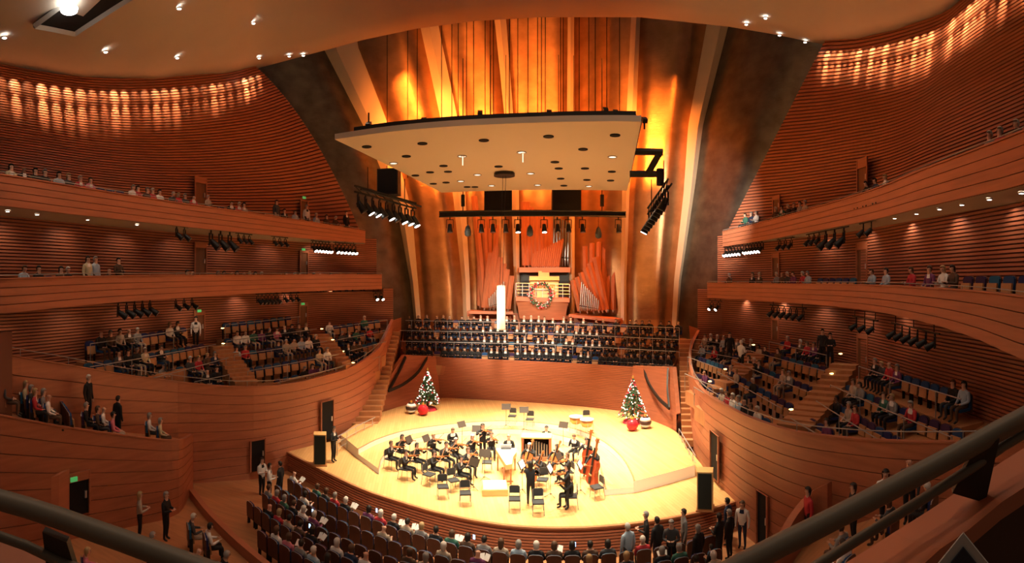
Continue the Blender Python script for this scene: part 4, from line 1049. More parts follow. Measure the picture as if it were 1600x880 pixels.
stand_z((438, 724), -.95, 'person in black standing beside the ushers at left', 'stand', (-1, 0), top='black')
stand_z((521, 669), 0, 'person in black suit standing beside left stage loudspeaker', 'stand_hold', (1, -.2), top='black', shirt='white')
# left box
for jb, (x, y, D, L_) in enumerate(((8, 608, 16.9, dict(top='dark grey', hair=('short', 'grey'))), (39, 601, 17.9, dict(top='cream', hair=('bob', 'blond'))), (48, 606, 17.6, dict(top='dark grey', hair=('bob', 'grey'))), (54, 615, 17.3, dict(top='red', hair=('bob', 'blond'))), (67, 613, 17.9, dict(top='grey', hair=('bob', 'grey'))), (75, 641, 17.5, dict(top='white', hair=None)), (134, 627, 18.6, dict(top='black', hair=('short', 'grey'))), (152, 643, 18.8, dict(top='brown', hair=('bob', 'brown'))), (161, 636, 19.2, dict(top='white')), (176, 667, 18.9, dict(top='pink')), (233, 652, 21.0, dict(top='white', hair=('bob', 'grey'))), (250, 664, 20.9, dict(top='cream', hair=('bob', 'grey')))), 1):
    q = pd(x, y, D); f = V((2, 28)) - V((q.x, q.y)); Lk = rnd_look(rg); Lk.update(L_); fl = V((q.x, q.y, interp(BXZ, x)))
    person(fl, f, 'sit', 'person in %s, %s from left in left side box' % (look_words(Lk), ordn(jb)), 'audience in left side box', **Lk)
    fn = V((f.x, f.y, 0)).normalized(); seat(fl - fn * .06, fn, False, 'occupied silver-edged seat, %s from left in left side box' % ordn(jb), 'seats in left side box', True, rg)
standing((138, 589), 19.0, 'white-haired man in black suit standing in left side box', G, face=(1, .3), top='black', hair=('short', 'white'))
standing((184, 622), 19.9, 'person in black standing with back turned in left side box', G, face=(.2, 1), top='black', hair=('short', 'dark'))
for k in range(5):
    p = wz(98 + 3 * k, 18.9 - .28 * k, interp(BXZ, 98 + 3 * k)); seat(p, V((.45, .9, 0)), False, 'empty dark seat with silver edge, %s from the wall in left side box' % ordn(k + 1), 'seats in left side box', True, rg)
# lower left and lower right sections
for j, (x, y, L_, w) in enumerate(((236, 832, dict(top='grey', hair=('bob', 'grey')), 'below the beige coat'), (300, 803, dict(top='dark grey', hair=('short', 'white')), 'by the orange partition'), (326, 818, dict(top='white', hair=('short', 'dark')), 'leaning on the orange partition'), (308, 856, dict(top='grey', hair=None), 'near the bottom edge'), (352, 862, dict(top='black', hair=('short', 'grey')), 'beside the lower partition'), (20, 812, dict(top='cream', hair=('bob', 'brown')), 'behind the left handrail'), (134, 856, dict(top='pink', hair=('bob', 'blond')), 'under the left handrail'),
        (1320, 12.2, dict(top='white', hair=('short', 'dark')), 'behind the right handrail'), (1390, 12.6, dict(top='dark grey', hair=('bob', 'brown')), 'between the right handrails'), (1451, 12.2, dict(top='black', hair=('short', 'white')), 'above the lower right handrail'), (1316, 13.1, dict(top='grey', hair=('short', 'brown')), 'under the right handrail'))):
    if x < 800: q = pz(x, y, .82); fl = V((q.x, q.y, -.45))
    else: fl = wz(x, y, interp(RBZ, x)); q = fl
    f = V((2, 26)) - V((q.x, q.y)); Lk = rnd_look(rg); Lk.update(L_)
    person(fl, f, 'sit_read', 'person in %s seated %s' % (look_words(Lk), w), 'audience near the handrail', **Lk)
    fn = V((f.x, f.y, 0)).normalized(); seat(fl - fn * .06, fn, False, 'brown seat with silver edge %s' % w, 'seats near the handrail', True, rg)
stand_b(1263, 15.4, 'person in red top and black trousers standing at right aisle', 'stand', (-1, .2), top='red', leg='black', hair=('bob', 'dark'))
stand_b(1334, 14.2, 'person in black standing behind the right handrail', 'stand_hold', (-1, .4), top='black', hair=('bob', 'dark'))
stand_b(1384, 13.5, 'usher in navy waistcoat with long dark hair at right', 'stand_hold', top='white', shirt='navy', hair=('long', 'dark'), face=(-1, -1))
stand_b(1421, 13.1, 'bald man in dark jacket standing at far right', 'stand', top='dark grey', hair=None, face=(-1, -.5))

# ================================================================ canopy over the stage
ZC = 14.5
cp = [(523, 218), (600, 207), (700, 198), (800, 193), (900, 190), (1002, 190)]
near = smooth([pz(x, y, ZC) for x, y in cp], 20); far = [pz(690, 301, ZC).lerp(pz(980, 298, ZC), i / 19) for i in range(20)]
can = empty('acoustic_canopy', (0, 25, ZC)); tag(can, 'large cream acoustic canopy hanging over the stage on black cables', 'canopy'); O = can.location
MB().band([p - O for p in near], [p - O for p in far], [V((0, 0, .22))] * 20).build('panel', CANOPY, can)
nc = [V((0, -1, 0))] * 20
MB().band([p - O + V((0, .75, .22)) for p in near[1:]], [p - O + V((0, .75, .62)) for p in near[1:]], [V((0, .35, 0))] * 19).build('front_beam', BLACK, can)
for a, b in ((near[0], far[0]), (near[-1], far[-1])):
    MB().tube([a.lerp(b, .08) - O + V((0, 0, .4)), a.lerp(b, .95) - O + V((0, 0, .4))], .12, 6).build('side_beam', BLACK, can)
HOLES = [(573, 229), (660, 224), (756, 219), (857, 213), (961, 211), (635, 244), (911, 233), (693, 259), (779, 260), (867, 253), (672, 269), (700, 268), (873, 263), (914, 263), (956, 268), (649, 274), (876, 279), (917, 281), (954, 282), (677, 287), (697, 285), (730, 292), (742, 292), (881, 290)]
WH = [(615, 255), (722, 244), (815, 238), (957, 245), (746, 273), (829, 271), (720, 283), (768, 290), (840, 289), (920, 291)]
hm = MB().lathe([(.17, -.03), (.21, -.03), (.21, .02), (.17, .02), (.16, .005), (.02, .005)], n=14).data('hole_shade', DARK, True)
for x, y in HOLES: link('hole_shade', hm, can, pz(x, y, ZC) - O)  # black discs paint in the darkness of the canopy holes
wm = MB().lathe([(.02, -.012), (.17, -.012), (.17, .02)], n=14).data('downlight', LAMPSOFT)
rm = MB().lathe([(.17, -.03), (.22, -.03), (.22, .02)], n=14, cap=False).data('ring', GREYR)
for x, y in WH: d = link('downlight', wm, can, pz(x, y, ZC) - O); link('ring', rm, d)
for x0, y0 in ((576, 200), (605, 60), (637, 60), (652, 45), (690, 45), (706, 40), (716, 40), (729, 40), (740, 38), (758, 36), (766, 36), (771, 36), (796, 34), (809, 30), (825, 30), (840, 30), (846, 28), (852, 28), (876, 28), (880, 26), (905, 26), (920, 26), (930, 26), (948, 26), (968, 26)):
    if y0 == 200: continue
    x, y = x0, 188
    D = interp([(a[0], a[2]) for a in edge_px], x) + .4 + 1.6 * random.random()
    p = wz(x, min(D, 30.5), ZC + .22)
    MB().tube([p - O, p - O + V((0, 0, 12.0))], .022, 4).build('suspension_cable', BLACK, can)
e = empty('ceiling_disc', pz(788, 273, ZC - .1)); tag(e, 'round black disc under the canopy with two thin cables', 'disc')
MB().lathe([(.02, -.08), (.55, -.08), (.55, .06), (.02, .06)], n=20).build('disc', BLACK, e)
wp = pd(783, 481, 29.2)
for s in (-.08, .08): MB().tube([(s, 0, -.05), V((s * 1.0, 0, 0)) + V((wp.x - e.location.x, wp.y - e.location.y, wp.z + 1.2 - e.location.z))], .012, 4).build('cable', BLACK, e)
hb = empty('hanging_white_column', wp); tag(hb, 'tall slim white column hanging on cables in front of the choir', 'column')
MB().lathe([(.20, -1.25), (.245, -1.24), (.245, 1.24), (.20, 1.25)], n=18).build('shade', mat('white fabric', (.88, .86, .78), .7), hb)
MB().lathe([(.25, 1.2), (.25, 1.27), (.05, 1.30)], n=18, cap=False).build('top_cap', CREAM, hb); MB().lathe([(.05, -1.29), (.25, -1.27), (.25, -1.22)], n=18, cap=False).build('bottom_cap', CREAM, hb)
for x, y, w in ((723, 244, 'left'), (817, 239, 'right')):
    p = pz(x, y, ZC - .03); t = empty('pendant_tube', p); tag(t, 'short white pendant tube under the canopy, %s of two' % w, 'lamp', 'pendant tubes')
    MB().tube([(0, 0, 0), (0, 0, -.42)], .022, 6).build('tube', LAMPSOFT, t); MB().lathe([(.02, -.03), (.10, -.02), (.10, .0)], n=10).build('rose', WHITE, t)

# ================================================================ stage lights
def fixture_parts():
    d = {}
    d['housing'] = MB().lathe([(.05, -.02), (.09, .0), (.10, .10), (.13, .34), (.135, .40)], n=10).data('housing', BLACK, True)
    d['lens'] = MB().lathe([(.01, .40), (.115, .405), (.115, .39)], n=10).data('lens', LAMPON)
    d['lens_off'] = MB().lathe([(.01, .40), (.115, .405), (.115, .39)], n=10).data('lens', DTIN)
    m = MB(); m.box((-.16, 0, -.02), (.025, .05, .42)); m.box((.16, 0, -.02), (.025, .05, .42)); m.box((0, 0, -.22), (.34, .05, .03)); m.tube([(0, 0, -.22), (0, 0, -.36)], .03, 6); d['yoke'] = m.data('yoke', BLACK)
    return d
FX = fixture_parts()
def fixture(p, aim, lit, label, group, sc=1.0):
    """lamp hung below p, pointing along aim"""
    e = empty('stage_light', p - V((0, 0, .36 * sc))); e.scale = (sc, sc, sc); tag(e, label, 'stage light', group)
    y = link('yoke', FX['yoke'], e); y.rotation_euler = (math.pi, 0, math.atan2(-aim[0], aim[1]) if abs(aim[0]) + abs(aim[1]) > .01 else 0)
    h = link('housing', FX['housing'], e); h.rotation_euler = V(aim).to_track_quat('Z', 'Y').to_euler()
    l = link('lens', FX['lens' if lit else 'lens_off'], h)
    return e
def light_bar(x0, x1, y0, y1, T, n_, lit, words, sc=1.0, back=.25, aim=(0, 0)):
    a, b = pd(x0, y0, interp(T, x0) + back), pd(x1, y1, interp(T, x1) + back)
    e = empty('lighting_bar', a); tag(e, 'thin black lighting bar under ' + words, 'lighting bar', 'balcony lighting bars')
    MB().tube([V((0, 0, 0)), b - a], .03, 6).build('bar', BLACK, e)
    for t in (.1, .5, .9): MB().tube([(b - a) * t, (b - a) * t + V((0, 0, .28))], .018, 5).build('hanger', BLACK, e)
    for i in range(n_):
        p = a.lerp(b, (i + .5) / n_); tgt = V((1, 26, 0)) - p
        fixture(p, (tgt.normalized() + V((0, 0, -.25))).normalized(), lit, '%s black stage light, %s from left under %s' % ('lit' if lit else 'unlit', ordn(i + 1), words), 'stage lights under balconies', sc)
light_bar(270, 294, 352, 356, LF, 2, False, 'upper left balcony beside the rear door')
light_bar(322, 366, 358, 363, LF, 3, False, 'upper left balcony, large trio', 1.5)
light_bar(368, 394, 364, 367, LF, 3, False, 'upper left balcony after the large trio', .8)
light_bar(424, 450, 369, 372, LF, 3, False, 'upper left balcony, small trio', .8)
light_bar(486, 516, 376, 379, LF, 6, True, 'upper left balcony, first lit bank', 1.0)
light_bar(521, 556, 379, 382, LF, 6, True, 'upper left balcony, second lit bank', 1.0)
light_bar(178, 240, 473, 468, LM, 5, False, 'middle left balcony, rear bank', 1.1)
light_bar(268, 306, 467, 464, LM, 3, False, 'middle left balcony, second bank', .9)
light_bar(400, 436, 460, 459, LM, 6, False, 'middle left balcony, third bank', .9)
light_bar(440, 468, 459, 458, LM, 3, False, 'middle left balcony, fourth bank', .8)
light_bar(582, 600, 456, 456, LM, 2, True, 'stage end of middle left balcony', .9)
light_bar(1133, 1162, 385, 381, RF, 6, True, 'upper right balcony, first lit bank', 1.0)
light_bar(1165, 1193, 380, 376, RF, 6, True, 'upper right balcony, second lit bank', 1.0)
light_bar(1214, 1241, 375, 371, RF, 3, False, 'upper right balcony, small trio', .9)
light_bar(1260, 1284, 367, 362, RF, 3, False, 'upper right balcony beside the large trio', .9)
light_bar(1284, 1326, 362, 354, RF, 3, False, 'upper right balcony, large trio', 1.35)
light_bar(1343, 1368, 350, 344, RF, 2, False, 'upper right balcony near the rear door', .9)
light_bar(1107, 1128, 470, 471, RM, 2, True, 'stage end of middle right balcony', .9)
light_bar(1203, 1260, 476, 482, RM, 6, False, 'middle right balcony, first bank', 1.0)
light_bar(1332, 1372, 494, 501, RM, 3, False, 'middle right balcony, second bank', .9)
light_bar(1393, 1468, 504, 522, RM, 6, False, 'middle right balcony, rear bank', .9)
# long truss in front of the organ
ta, tb = pd(686, 335, 32.8), pd(978, 335, 32.8)
e = empty('lighting_truss', ta); tag(e, 'long straight black lighting truss in front of the organ', 'truss'); w = tb - ta
for dz in (-.16, .16): MB().tube([V((0, 0, dz)), w + V((0, 0, dz))], .05, 6).build('chord', BLACK, e)
MB().prism([V((0, .05, -.13)), w + V((0, .05, -.13)), w + V((0, .05, .13)), V((0, .05, .13))], (0, .05, 0)).build('web', BLACK, e)
for t in (.13, .87):
    MB().tube([w * t, w * t + V((0, 0, 10))], .03, 5).build('hoist_cable', BLACK, e); MB().box(w * t + V((0, 0, .85)), (.22, .22, .75)).build('hoist', BLACK, e)
for i, x in enumerate((703, 752, 770, 790, 809, 850, 871, 888, 910, 966)):
    p = pd(x, 339, 32.8); fixture(p, (.05, -.2, -1), i in (4, 5), '%s moving-head lamp from left on the organ truss' % ordn(i + 1), 'truss lamps', 1.35)
for x0, x1, w_ in ((757, 800, 'left'), (862, 907, 'right')):
    a, b = pd(x0, 298, 33.6), pd(x1, 332, 33.6); c = (a + b) / 2; o = empty('loudspeaker_box', V((c.x, c.y, b.z))); tag(o, 'big black hanging loudspeaker box, %s of two above the truss' % w_, 'loudspeaker', 'hanging loudspeaker boxes')
    hgt = a.z - b.z; MB().box((0, 0, hgt / 2), ((b - a).x, .9, hgt)).build('cabinet', BLACK, o); MB().box((0, -.46, hgt / 2), ((b - a).x * .92, .03, hgt * .9)).build('grille', DARK, o)
    for s in (-.5, .5): MB().tube([(s, 0, hgt), (s, 0, hgt + 9)], .02, 4).build('cable', BLACK, o)
# side clusters
def cluster(a, b, n_, words, litset):
    e = empty('lighting_truss', a); tag(e, 'black side truss crowded with lamps, ' + words, 'truss'); w = b - a
    for d in (V((0, 0, .15)), V((0, 0, -.15)), V((.25, .25, 0))): MB().tube([d, w + d], .05, 6).build('chord', BLACK, e)
    for k in range(8): MB().tube([w * (k / 8) + V((0, 0, .15)), w * ((k + 1) / 8) - V((0, 0, .15))], .03, 4).build('lacing', BLACK, e)
    for t in (.2, .8): MB().tube([w * t, w * t + V((0, 0, 1.3))], .025, 4).build('hoist_cable', BLACK, e)
    for i in range(n_):
        p = a.lerp(b, (i + .5) / n_); tg = V((1, 26, 0)) - p
        fixture(p - V((0, 0, .1)), tg.normalized(), i in litset, '%s lamp along the %s truss' % (ordn(i + 1), words), 'side truss lamps', 1.5)
cluster(pd(554, 295, 25.5), pd(650, 322, 28.0), 9, 'left of the canopy', (1, 2, 4, 6, 7, 8))
cluster(pd(1044, 285, 23.0), pd(1012, 330, 25.5), 8, 'right of the canopy', (7,))
o = empty('loudspeaker_box', pd(608, 307, 27.6)); tag(o, 'black hanging box above the left side truss', 'loudspeaker'); MB().box((0, 0, .75), (1.15, .8, 1.4)).build('cabinet', BLACK, o); MB().box((0, -.41, .75), (1.05, .03, 1.25)).build('grille', DARK, o)
o = empty('rigging_arm', pd(992, 237, 22.6)); tag(o, 'black bracket arms holding the right side truss', 'bracket'); q = o.location
for pts in (((992, 237, 22.6), (1036, 238, 22.6)), ((984, 272, 23.4), (1030, 272, 23.4)), ((1030, 240, 22.6), (1012, 272, 23.4)), ((1031, 264, 23.2), (1031, 290, 23.2))):
    MB().tube([pd(*p) - q for p in pts], .16, 6).build('arm', BLACK, o)
for i, (x, y) in enumerate(((576, 193), (662, 186), (750, 175), (858, 174), (946, 170), (962, 174), (1007, 186))):
    p = pd(x, y + 8, 20.8 if x != 1007 else 20.2); o = empty('canopy_lamp', p); tag(o, 'small black lamp on canopy front beam, %s from left' % ordn(i + 1), 'lamp', 'lamps on canopy beam')
    MB().box((0, 0, .16), (.2, .3, .16), rx=.6).build('head', BLACK, o); MB().tube([(0, 0, -.2), (0, 0, .2 if i else .65)], .04, 5).build('stem', BLACK, o)
for x, y, w_ in ((731, 362, 'left'), (828, 362, 'centre'), (935, 365, 'right')):
    p = pd(x, y, 32.8); o = empty('hanging_loudspeaker', p); tag(o, 'small grey teardrop hanging loudspeaker below the truss, ' + w_, 'loudspeaker', 'teardrop loudspeakers')
    MB().lathe([(.03, .45), (.14, .3), (.22, 0), (.20, -.25), (.05, -.33)], n=10).build('body', mat('slate grey', (.06, .075, .085), .5), o, sm=True); MB().tube([(0, 0, .45), (0, 0, 1.2)], .012, 4).build('cable', BLACK, o)

# ceiling downlights and the open ceiling hatch
dl = MB().lathe([(.01, -.01), (.13, -.01), (.13, .02)], n=12).data('lens', LAMPON); dr = MB().lathe([(.13, -.02), (.17, -.02), (.17, .03)], n=12, cap=False).data('ring', WHITE)
def ceil_z(x, y):
    for a, b in zip(edge_px, edge_px[1:]):
        if a[0] <= x <= b[0]:
            t = (x - a[0]) / (b[0] - a[0]); De = a[2] + (b[2] - a[2]) * t; ye = a[1] + (b[1] - a[1]) * t; break
    ze = pd(x, ye, De).z; D = De * .9
    for _ in range(20):
        f = D / De; k = max(0, (.7 - f) / .7); z = ze * (1 - k) + 19.5 * k - .45 * math.sin(math.pi * min(1, (1 - f) * 1.6)); D = (z - H) * F / (CY - y)
    return wz(x, D, z)
for i, (x, y) in enumerate(((7, 54), (165, 77), (280, 9), (277, 87), (396, 33), (405, 88), (452, 85), (474, 84), (1166, 35), (1196, 25), (1218, 52), (1258, 63))):
    p = ceil_z(x, y) - V((0, 0, .11)); o = empty('downlight', p); tag(o, 'small bright recessed ceiling downlight, %s from left' % ordn(i + 1), 'lamp', 'ceiling downlights'); l = link('lens', dl, o); r_ = link('ring', dr, o); l.scale = r_.scale = (.62, .62, 1)
hp = [ceil_z(54, 32) - V((0, 0, .02)), ceil_z(117, 45) - V((0, 0, .02)), ceil_z(186, 0) - V((0, 0, .02)), ceil_z(118, 0) - V((0, 0, .02))]
hp = [p - V((0, 0, .16)) for p in hp]
hp[2] = hp[1] + (hp[2] - hp[1]) * 1.4; hp[3] = hp[0] + (hp[2] - hp[1])
o = empty('ceiling_hatch', hp[0]); tag(o, 'open rectangular ceiling hatch with grey frame and bright lamp inside', 'hatch'); q0 = o.location
MB().prism([p - q0 for p in hp], (0, 0, .02)).build('opening_shade', DARK, o)  # black sheet below the ceiling paints the shade inside the hatch
for i in range(4):
    a, b = hp[i] - q0, hp[(i + 1) % 4] - q0; MB().tube([a, b], .11, 4).build('frame_bar', mat('grey frame', (.35, .34, .32), .5), o)
c = ceil_z(108, 4) - q0 - V((0, 0, .2)); MB().lathe([(.05, -.1), (.28, -.08), (.30, 0), (.2, .1)], c, 16).build('lamp', LAMPON, o)
# soffit downlights
for T, yy, nm in ((LF, LFb, 'upper left'), (RF, RFb, 'upper right')):
    for k, x in enumerate((12, 58, 137, 214) if nm[6] == 'l' else (1398, 1432, 1468, 1503, 1546, 1596)):
        D = interp(T, x) + .9; yb = interp([(a[0], a[1]) for a in yy], x); z = pd(x, yb, interp(T, x)).z
        o = empty('downlight', wz(x, D, z - .03)); tag(o, 'tiny soffit downlight, %s from left under %s balcony' % (ordn(k + 1), nm), 'lamp', 'soffit downlights'); l = link('lens', dl, o); l.scale = (.55, .55, 1); l = link('ring', dr, o); l.scale = (.55, .55, 1)

# ================================================================ organ
org = empty('pipe_organ', pd(845, 490, 40.0)); tag(org, 'pipe organ with leaning red wooden pipes and rows of metal pipes', 'organ'); OO = org.location
def pipe(xb, yb, xt, yt, wpx, m, D=39.8, sq=True, name='pipe'):
    a, b = pd(xb, yb, D) - OO, pd(xt, yt, D) - OO; r = wpx / F * D / 2
    mb = MB()
    if sq: mb.tube([a, b], r * 1.3, 4)
    else:
        mb.tube([a, a + (b - a) * .13, a + (b - a) * .15, b], [r * .25, r, r, r], 8)
    o = mb.build(name, m, org)
    if sq: MB().tube([a, a - (b - a).normalized() * .22], [r * .5, r * .2], 6).build('foot', TIN, o)
    else: MB().tube([a + (b - a) * .17, a + (b - a) * .20], r * 1.06, 8).build('mouth', BLACK, o)
for xb, yb, xt, yt, w_, D in ((757, 480, 741, 307, 7.5, 40.0), (763, 480, 756, 345, 6, 40.2), (766, 481, 764, 330, 6, 40.4), (770, 480, 776, 352, 6, 40.3), (757, 481, 767, 395, 7, 39.6), (766, 481, 775, 386, 7, 39.5), (772, 481, 782, 402, 6.5, 39.4), (779, 482, 788, 412, 6, 39.3), (785, 482, 793, 421, 6, 39.2), (794, 483, 800, 431, 6, 39.1), (750, 478, 748, 345, 6, 40.6),
                          (958, 484, 963, 312, 6.5, 39.6), (950, 484, 956, 332, 6, 39.8), (947, 484, 930, 402, 7.5, 39.0), (941, 485, 921, 411, 7, 38.9), (935, 485, 914, 419, 7, 38.8), (927, 486, 907, 426, 6.5, 38.7), (917, 486, 901, 433, 6, 38.6), (906, 486, 895, 438, 6, 38.5), (934, 470, 936, 378, 6, 39.6), (925, 470, 925, 380, 6, 39.5), (917, 470, 914, 385, 6, 39.4), (943, 470, 946, 350, 6, 39.7)):
    pipe(xb, yb, xt, yt, w_, REDPIPE, D)
for i in range(9): pipe(765 + 2.8 * i, 481, 764 + 2.9 * i, 466 - 3.2 * i, 2.0, TIN, 38.9, False)
for i in range(10): pipe(906 + 3.1 * i, 486, 909 + 2.9 * i, 441 + 3.1 * i, 2.1, TIN, 38.2, False)
for i in range(8): pipe(820 + 6.2 * i, 415, 817 + 6.6 * i, 316 + (4 * i if i > 1 else 0), 6.2, REDPIPE, 40.3)
for i in range(14): pipe(832 + 3.1 * i, 417, 834 + 3.5 * i, 396 - 1.75 * i, 2.6, REDPIPE, 39.7)
for i in range(6): pipe(866 + 4.3 * i, 416, 866 + 4.5 * i, 338 + 2 * i, 3.6, DTIN, 40.1, False)
a, b = pd(811, 418, 39.6) - OO, pd(891, 418, 39.6) - OO
MB().band([a, b], [a + V((0, 0, -.38)), b + V((0, 0, -.38))], [V((0, 1.2, 0))] * 2).build('windchest', WOODB, org)
MB().prism([pd(813, 424, 40.9) - OO, pd(889, 424, 40.9) - OO, pd(889, 470, 40.9) - OO, pd(813, 470, 40.9) - OO], (0, .1, 0)).build('dark_screen', mat('dark slate', (.03, .032, .03), .5), org)
# organ gallery and console
gal = empty('organ_gallery', pd(848, 495, 38.6)); tag(gal, 'small wooden organist gallery with steel railing under the pipes', 'gallery'); GO = gal.location
a, b = pd(806, 464, 38.6) - GO, pd(890, 466, 38.4) - GO
MB().prism([a, b, b + V((0, 1.9, 0)), a + V((0, 1.9, 0))], (0, 0, -.32)).build('slab', WOODB, gal)
drum = []
for z, k in ((-.32, 1.0), (-.75, .93), (-1.7, .86)):
    drum.append([a.lerp(b, .5 + (t / 12 - .5) * k) + V((0, .25 - .25 * math.sin(math.pi * t / 12) + (1 - k) * 2, z)) for t in range(13)])
loft('drum', drum, BACKW, gal)
for t in [i / 8 for i in range(9)]: MB().tube([a.lerp(b, t) + V((0, .06, 0)), a.lerp(b, t) + V((0, .06, 1.05))], .02, 5).build('post', STEEL, gal)
for z in (.3, .55, .8, 1.05): MB().tube([a + V((0, .06, z)), b + V((0, .06, z))], .018 if z < 1 else .03, 5).build('rail_bar', STEEL, gal)
con = empty('organ_console', pd(850, 465, 39.4)); tag(con, 'light oak organ console with open lid and music desk', 'organ console')
MB().box((0, 0, .62), (2.15, .9, 1.24)).build('case', CONS, con); MB().box((0, -.1, 1.38), (2.3, .8, .32), rx=-.3).build('lid', CONS, con); MB().box((0, .2, 1.85), (.85, .08, .42)).build('music_desk', CONS, con); MB().box((0, -.5, .66), (1.5, .2, .1)).build('keyboard', WHITE, con)
MB().box((0, -.75, .25), (1.2, .3, .5)).build('bench', CONS, con)
wr_ = empty('wreath', pd(845.5, 461, 38.35)); tag(wr_, 'round red and silver holiday wreath with lights on the gallery railing', 'wreath')
rgw = random.Random(5); gm, rm_, sm_ = MB(), MB(), MB()
for i in range(260):
    a_ = rgw.random() * 2 * math.pi; r_ = .80 + rgw.gauss(0, .11); c = V((r_ * math.cos(a_), rgw.gauss(0, .07) - .12, r_ * math.sin(a_) * 1.05)); s_ = .05 + .05 * rgw.random()
    (gm if i % 3 == 0 else rm_ if i % 3 == 1 else sm_).box(c, (s_, s_, s_), rgw.random() * 3, rgw.random() * 3)
RIB = [V((.8 * math.cos(i * math.pi / 12), -.05, .84 * math.sin(i * math.pi / 12))) for i in range(25)]
MB().tube(RIB, .11, 6, False).build('ring', mat('fir green', (.03, .08, .03), .8), wr_)
for mb, nm, m in ((gm, 'foliage', MATS['fir green']), (rm_, 'berries', mat('berry red', (.5, .03, .06), .4)), (sm_, 'baubles', mat('silver bauble', (.75, .7, .68), .3, metal=.5))): tag(mb.build(nm, m, wr_), kind='stuff')

# ================================================================ trees and ornaments on the stage
def xmas(x, y, h, words, seed):
    p = pz(x, y, .5); t = empty('christmas_tree', p); tag(t, 'decorated Christmas tree with white lights and red baubles, ' + words, 'christmas tree', 'two stage trees')
    r = random.Random(seed); MB().tube([(0, 0, 0), (0, 0, h)], [.08, .02], 6).build('trunk', mat('bark', (.06, .035, .02), .9), t)
    f, l, b = MB(), MB(), MB()
    for i in range(900):
        u = r.random() ** .8; z = .35 + (h - .4) * u; R = (.78 * (1 - u) + .05) * h / 2.6; a = r.random() * 2 * math.pi; k = .35 + .65 * r.random()
        c = V((R * k * math.cos(a), R * k * math.sin(a), z)); d = V((math.cos(a), math.sin(a), -.35)) * (.22 * (1.1 - u)); s_ = V((-math.sin(a), math.cos(a), 0)) * .05
        f.add([c - s_, c + s_, c + d, c + V((0, 0, .05))], [(0, 1, 2), (0, 2, 3), (1, 3, 2)])
    for i in range(150):
        u = r.random() ** .9; z = .4 + (h - .5) * u; R = (.80 * (1 - u) + .06) * h / 2.6; a = r.random() * 2 * math.pi
        (l if i % 3 else b).box((R * math.cos(a), R * math.sin(a), z), (.045, .045, .045) if i % 3 else (.08, .08, .08), a, a)
    tag(f.build('needles', MATS['fir green'], t), kind='stuff'); tag(l.build('fairy_lights', mat('fairy light', (1, .95, .8), .5, emit=(1, .93, .74), estr=3.5), t), kind='stuff'); tag(b.build('baubles', MATS['berry red'], t), kind='stuff')
    MB().lathe([(.0, .0), (.62, .0), (.55, .12), (.1, .2)], n=16).build('tree_skirt', MATS['berry red'], t); MB().lathe([(.01, h - .05), (.07, h + .06), (.01, h + .18)], n=6).build('topper', mat('gold', (.7, .45, .12), .3, metal=.7), t)
xmas(668, 640, 2.55, 'at left rear of stage', 1); xmas(989, 660, 2.6, 'at right rear of stage', 2)
RED = mat('glossy red', (.55, .02, .03), .15); STB = mat('ornament brown', (.05, .025, .02), .3)
def ball(x, y, r, words, stripe):
    p = pz(x, y, .5); o = empty('giant_ornament', p); tag(o, words, 'ornament', 'giant ornaments')
    n = 10; prof = [(max(.02, r * math.sin(math.pi * i / n)), r - r * math.cos(math.pi * i / n)) for i in range(n + 1)]
    if not stripe: MB().lathe(prof, n=20).build('ball', RED, o, sm=True)
    else:
        for i in range(0, n, 2): MB().lathe(prof[i:i + 3] if i + 2 <= n else prof[i:], n=20).build('stripe', WHITE if (i // 2) % 2 else STB, o, sm=True)
    MB().lathe([(.09, 2 * r - .02), (.09, 2 * r + .09), (.02, 2 * r + .12)], n=10).build('cap', MATS['gold'], o)
ball(642.5, 646, .35, 'giant brown and white striped ornament beside left tree', True); ball(661, 649, .34, 'giant glossy red ornament in front of left tree', False)
ball(988, 673, .33, 'giant glossy red ornament in front of right tree', False); ball(1008.5, 669, .34, 'giant brown and white striped ornament beside right tree', True)

# ================================================================ stage furniture
CHB = mat('black chair plastic', (.035, .04, .045), .5)
def chair_parts():
    d = {}
    d['seat'] = MB().box((0, .02, .45), (.44, .42, .05)).data('seat', CHB)
    d['backrest'] = MB().prism([V((x, -.20, z)) for x, z in ((-.21, .58), (.21, .58), (.21, .80), (.15, .87), (-.15, .87), (-.21, .80))], (0, -.035, 0)).data('backrest', CHB)
    for i, (x, y) in enumerate(((-.2, .2), (.2, .2))): d['leg%d' % i] = MB().tube([(x, y, .43), (x * 1.08, y * 1.1, 0)], .014, 5).data('leg', GREYR)
    for i, (x, y) in enumerate(((-.2, -.2), (.2, -.2))): d['leg%d' % (i + 2)] = MB().tube([(x, y - .01, .84), (x, y, .43), (x * 1.08, y * 1.25, 0)], .014, 5).data('leg', GREYR)
    return d
CP = chair_parts()
POD = pz(773, 768, 0)
def chair(p, f, label, group='orchestra chairs'):
    o = empty('orchestra_chair', p, math.atan2(-f[0], f[1])); tag(o, label, 'chair', group)
    for k, me in CP.items(): link('leg' if k[:3] == 'leg' else k, me, o)
    return o
def mstand(p, f, label, sheet=False, h=1.05):
    o = empty('music_stand', p, math.atan2(-f[0], f[1])); tag(o, label, 'music stand', 'music stands')
    MB().tube([(0, 0, .05), (0, 0, h)], .014, 5).build('pole', BLACK, o)
    for k in range(3): MB().tube([(0, 0, .12), (.26 * math.cos(k * 2.09), .26 * math.sin(k * 2.09), .01)], .012, 4).build('leg', BLACK, o)
    MB().box((0, .04, h + .1), (.52, .02, .34), rx=-.5).build('desk', mat('brown black desk', (.05, .035, .025), .5), o)
    if sheet: MB().box((0, .015, h + .11), (.44, .012, .30), rx=-.5).build('sheet_music', WHITE, o)
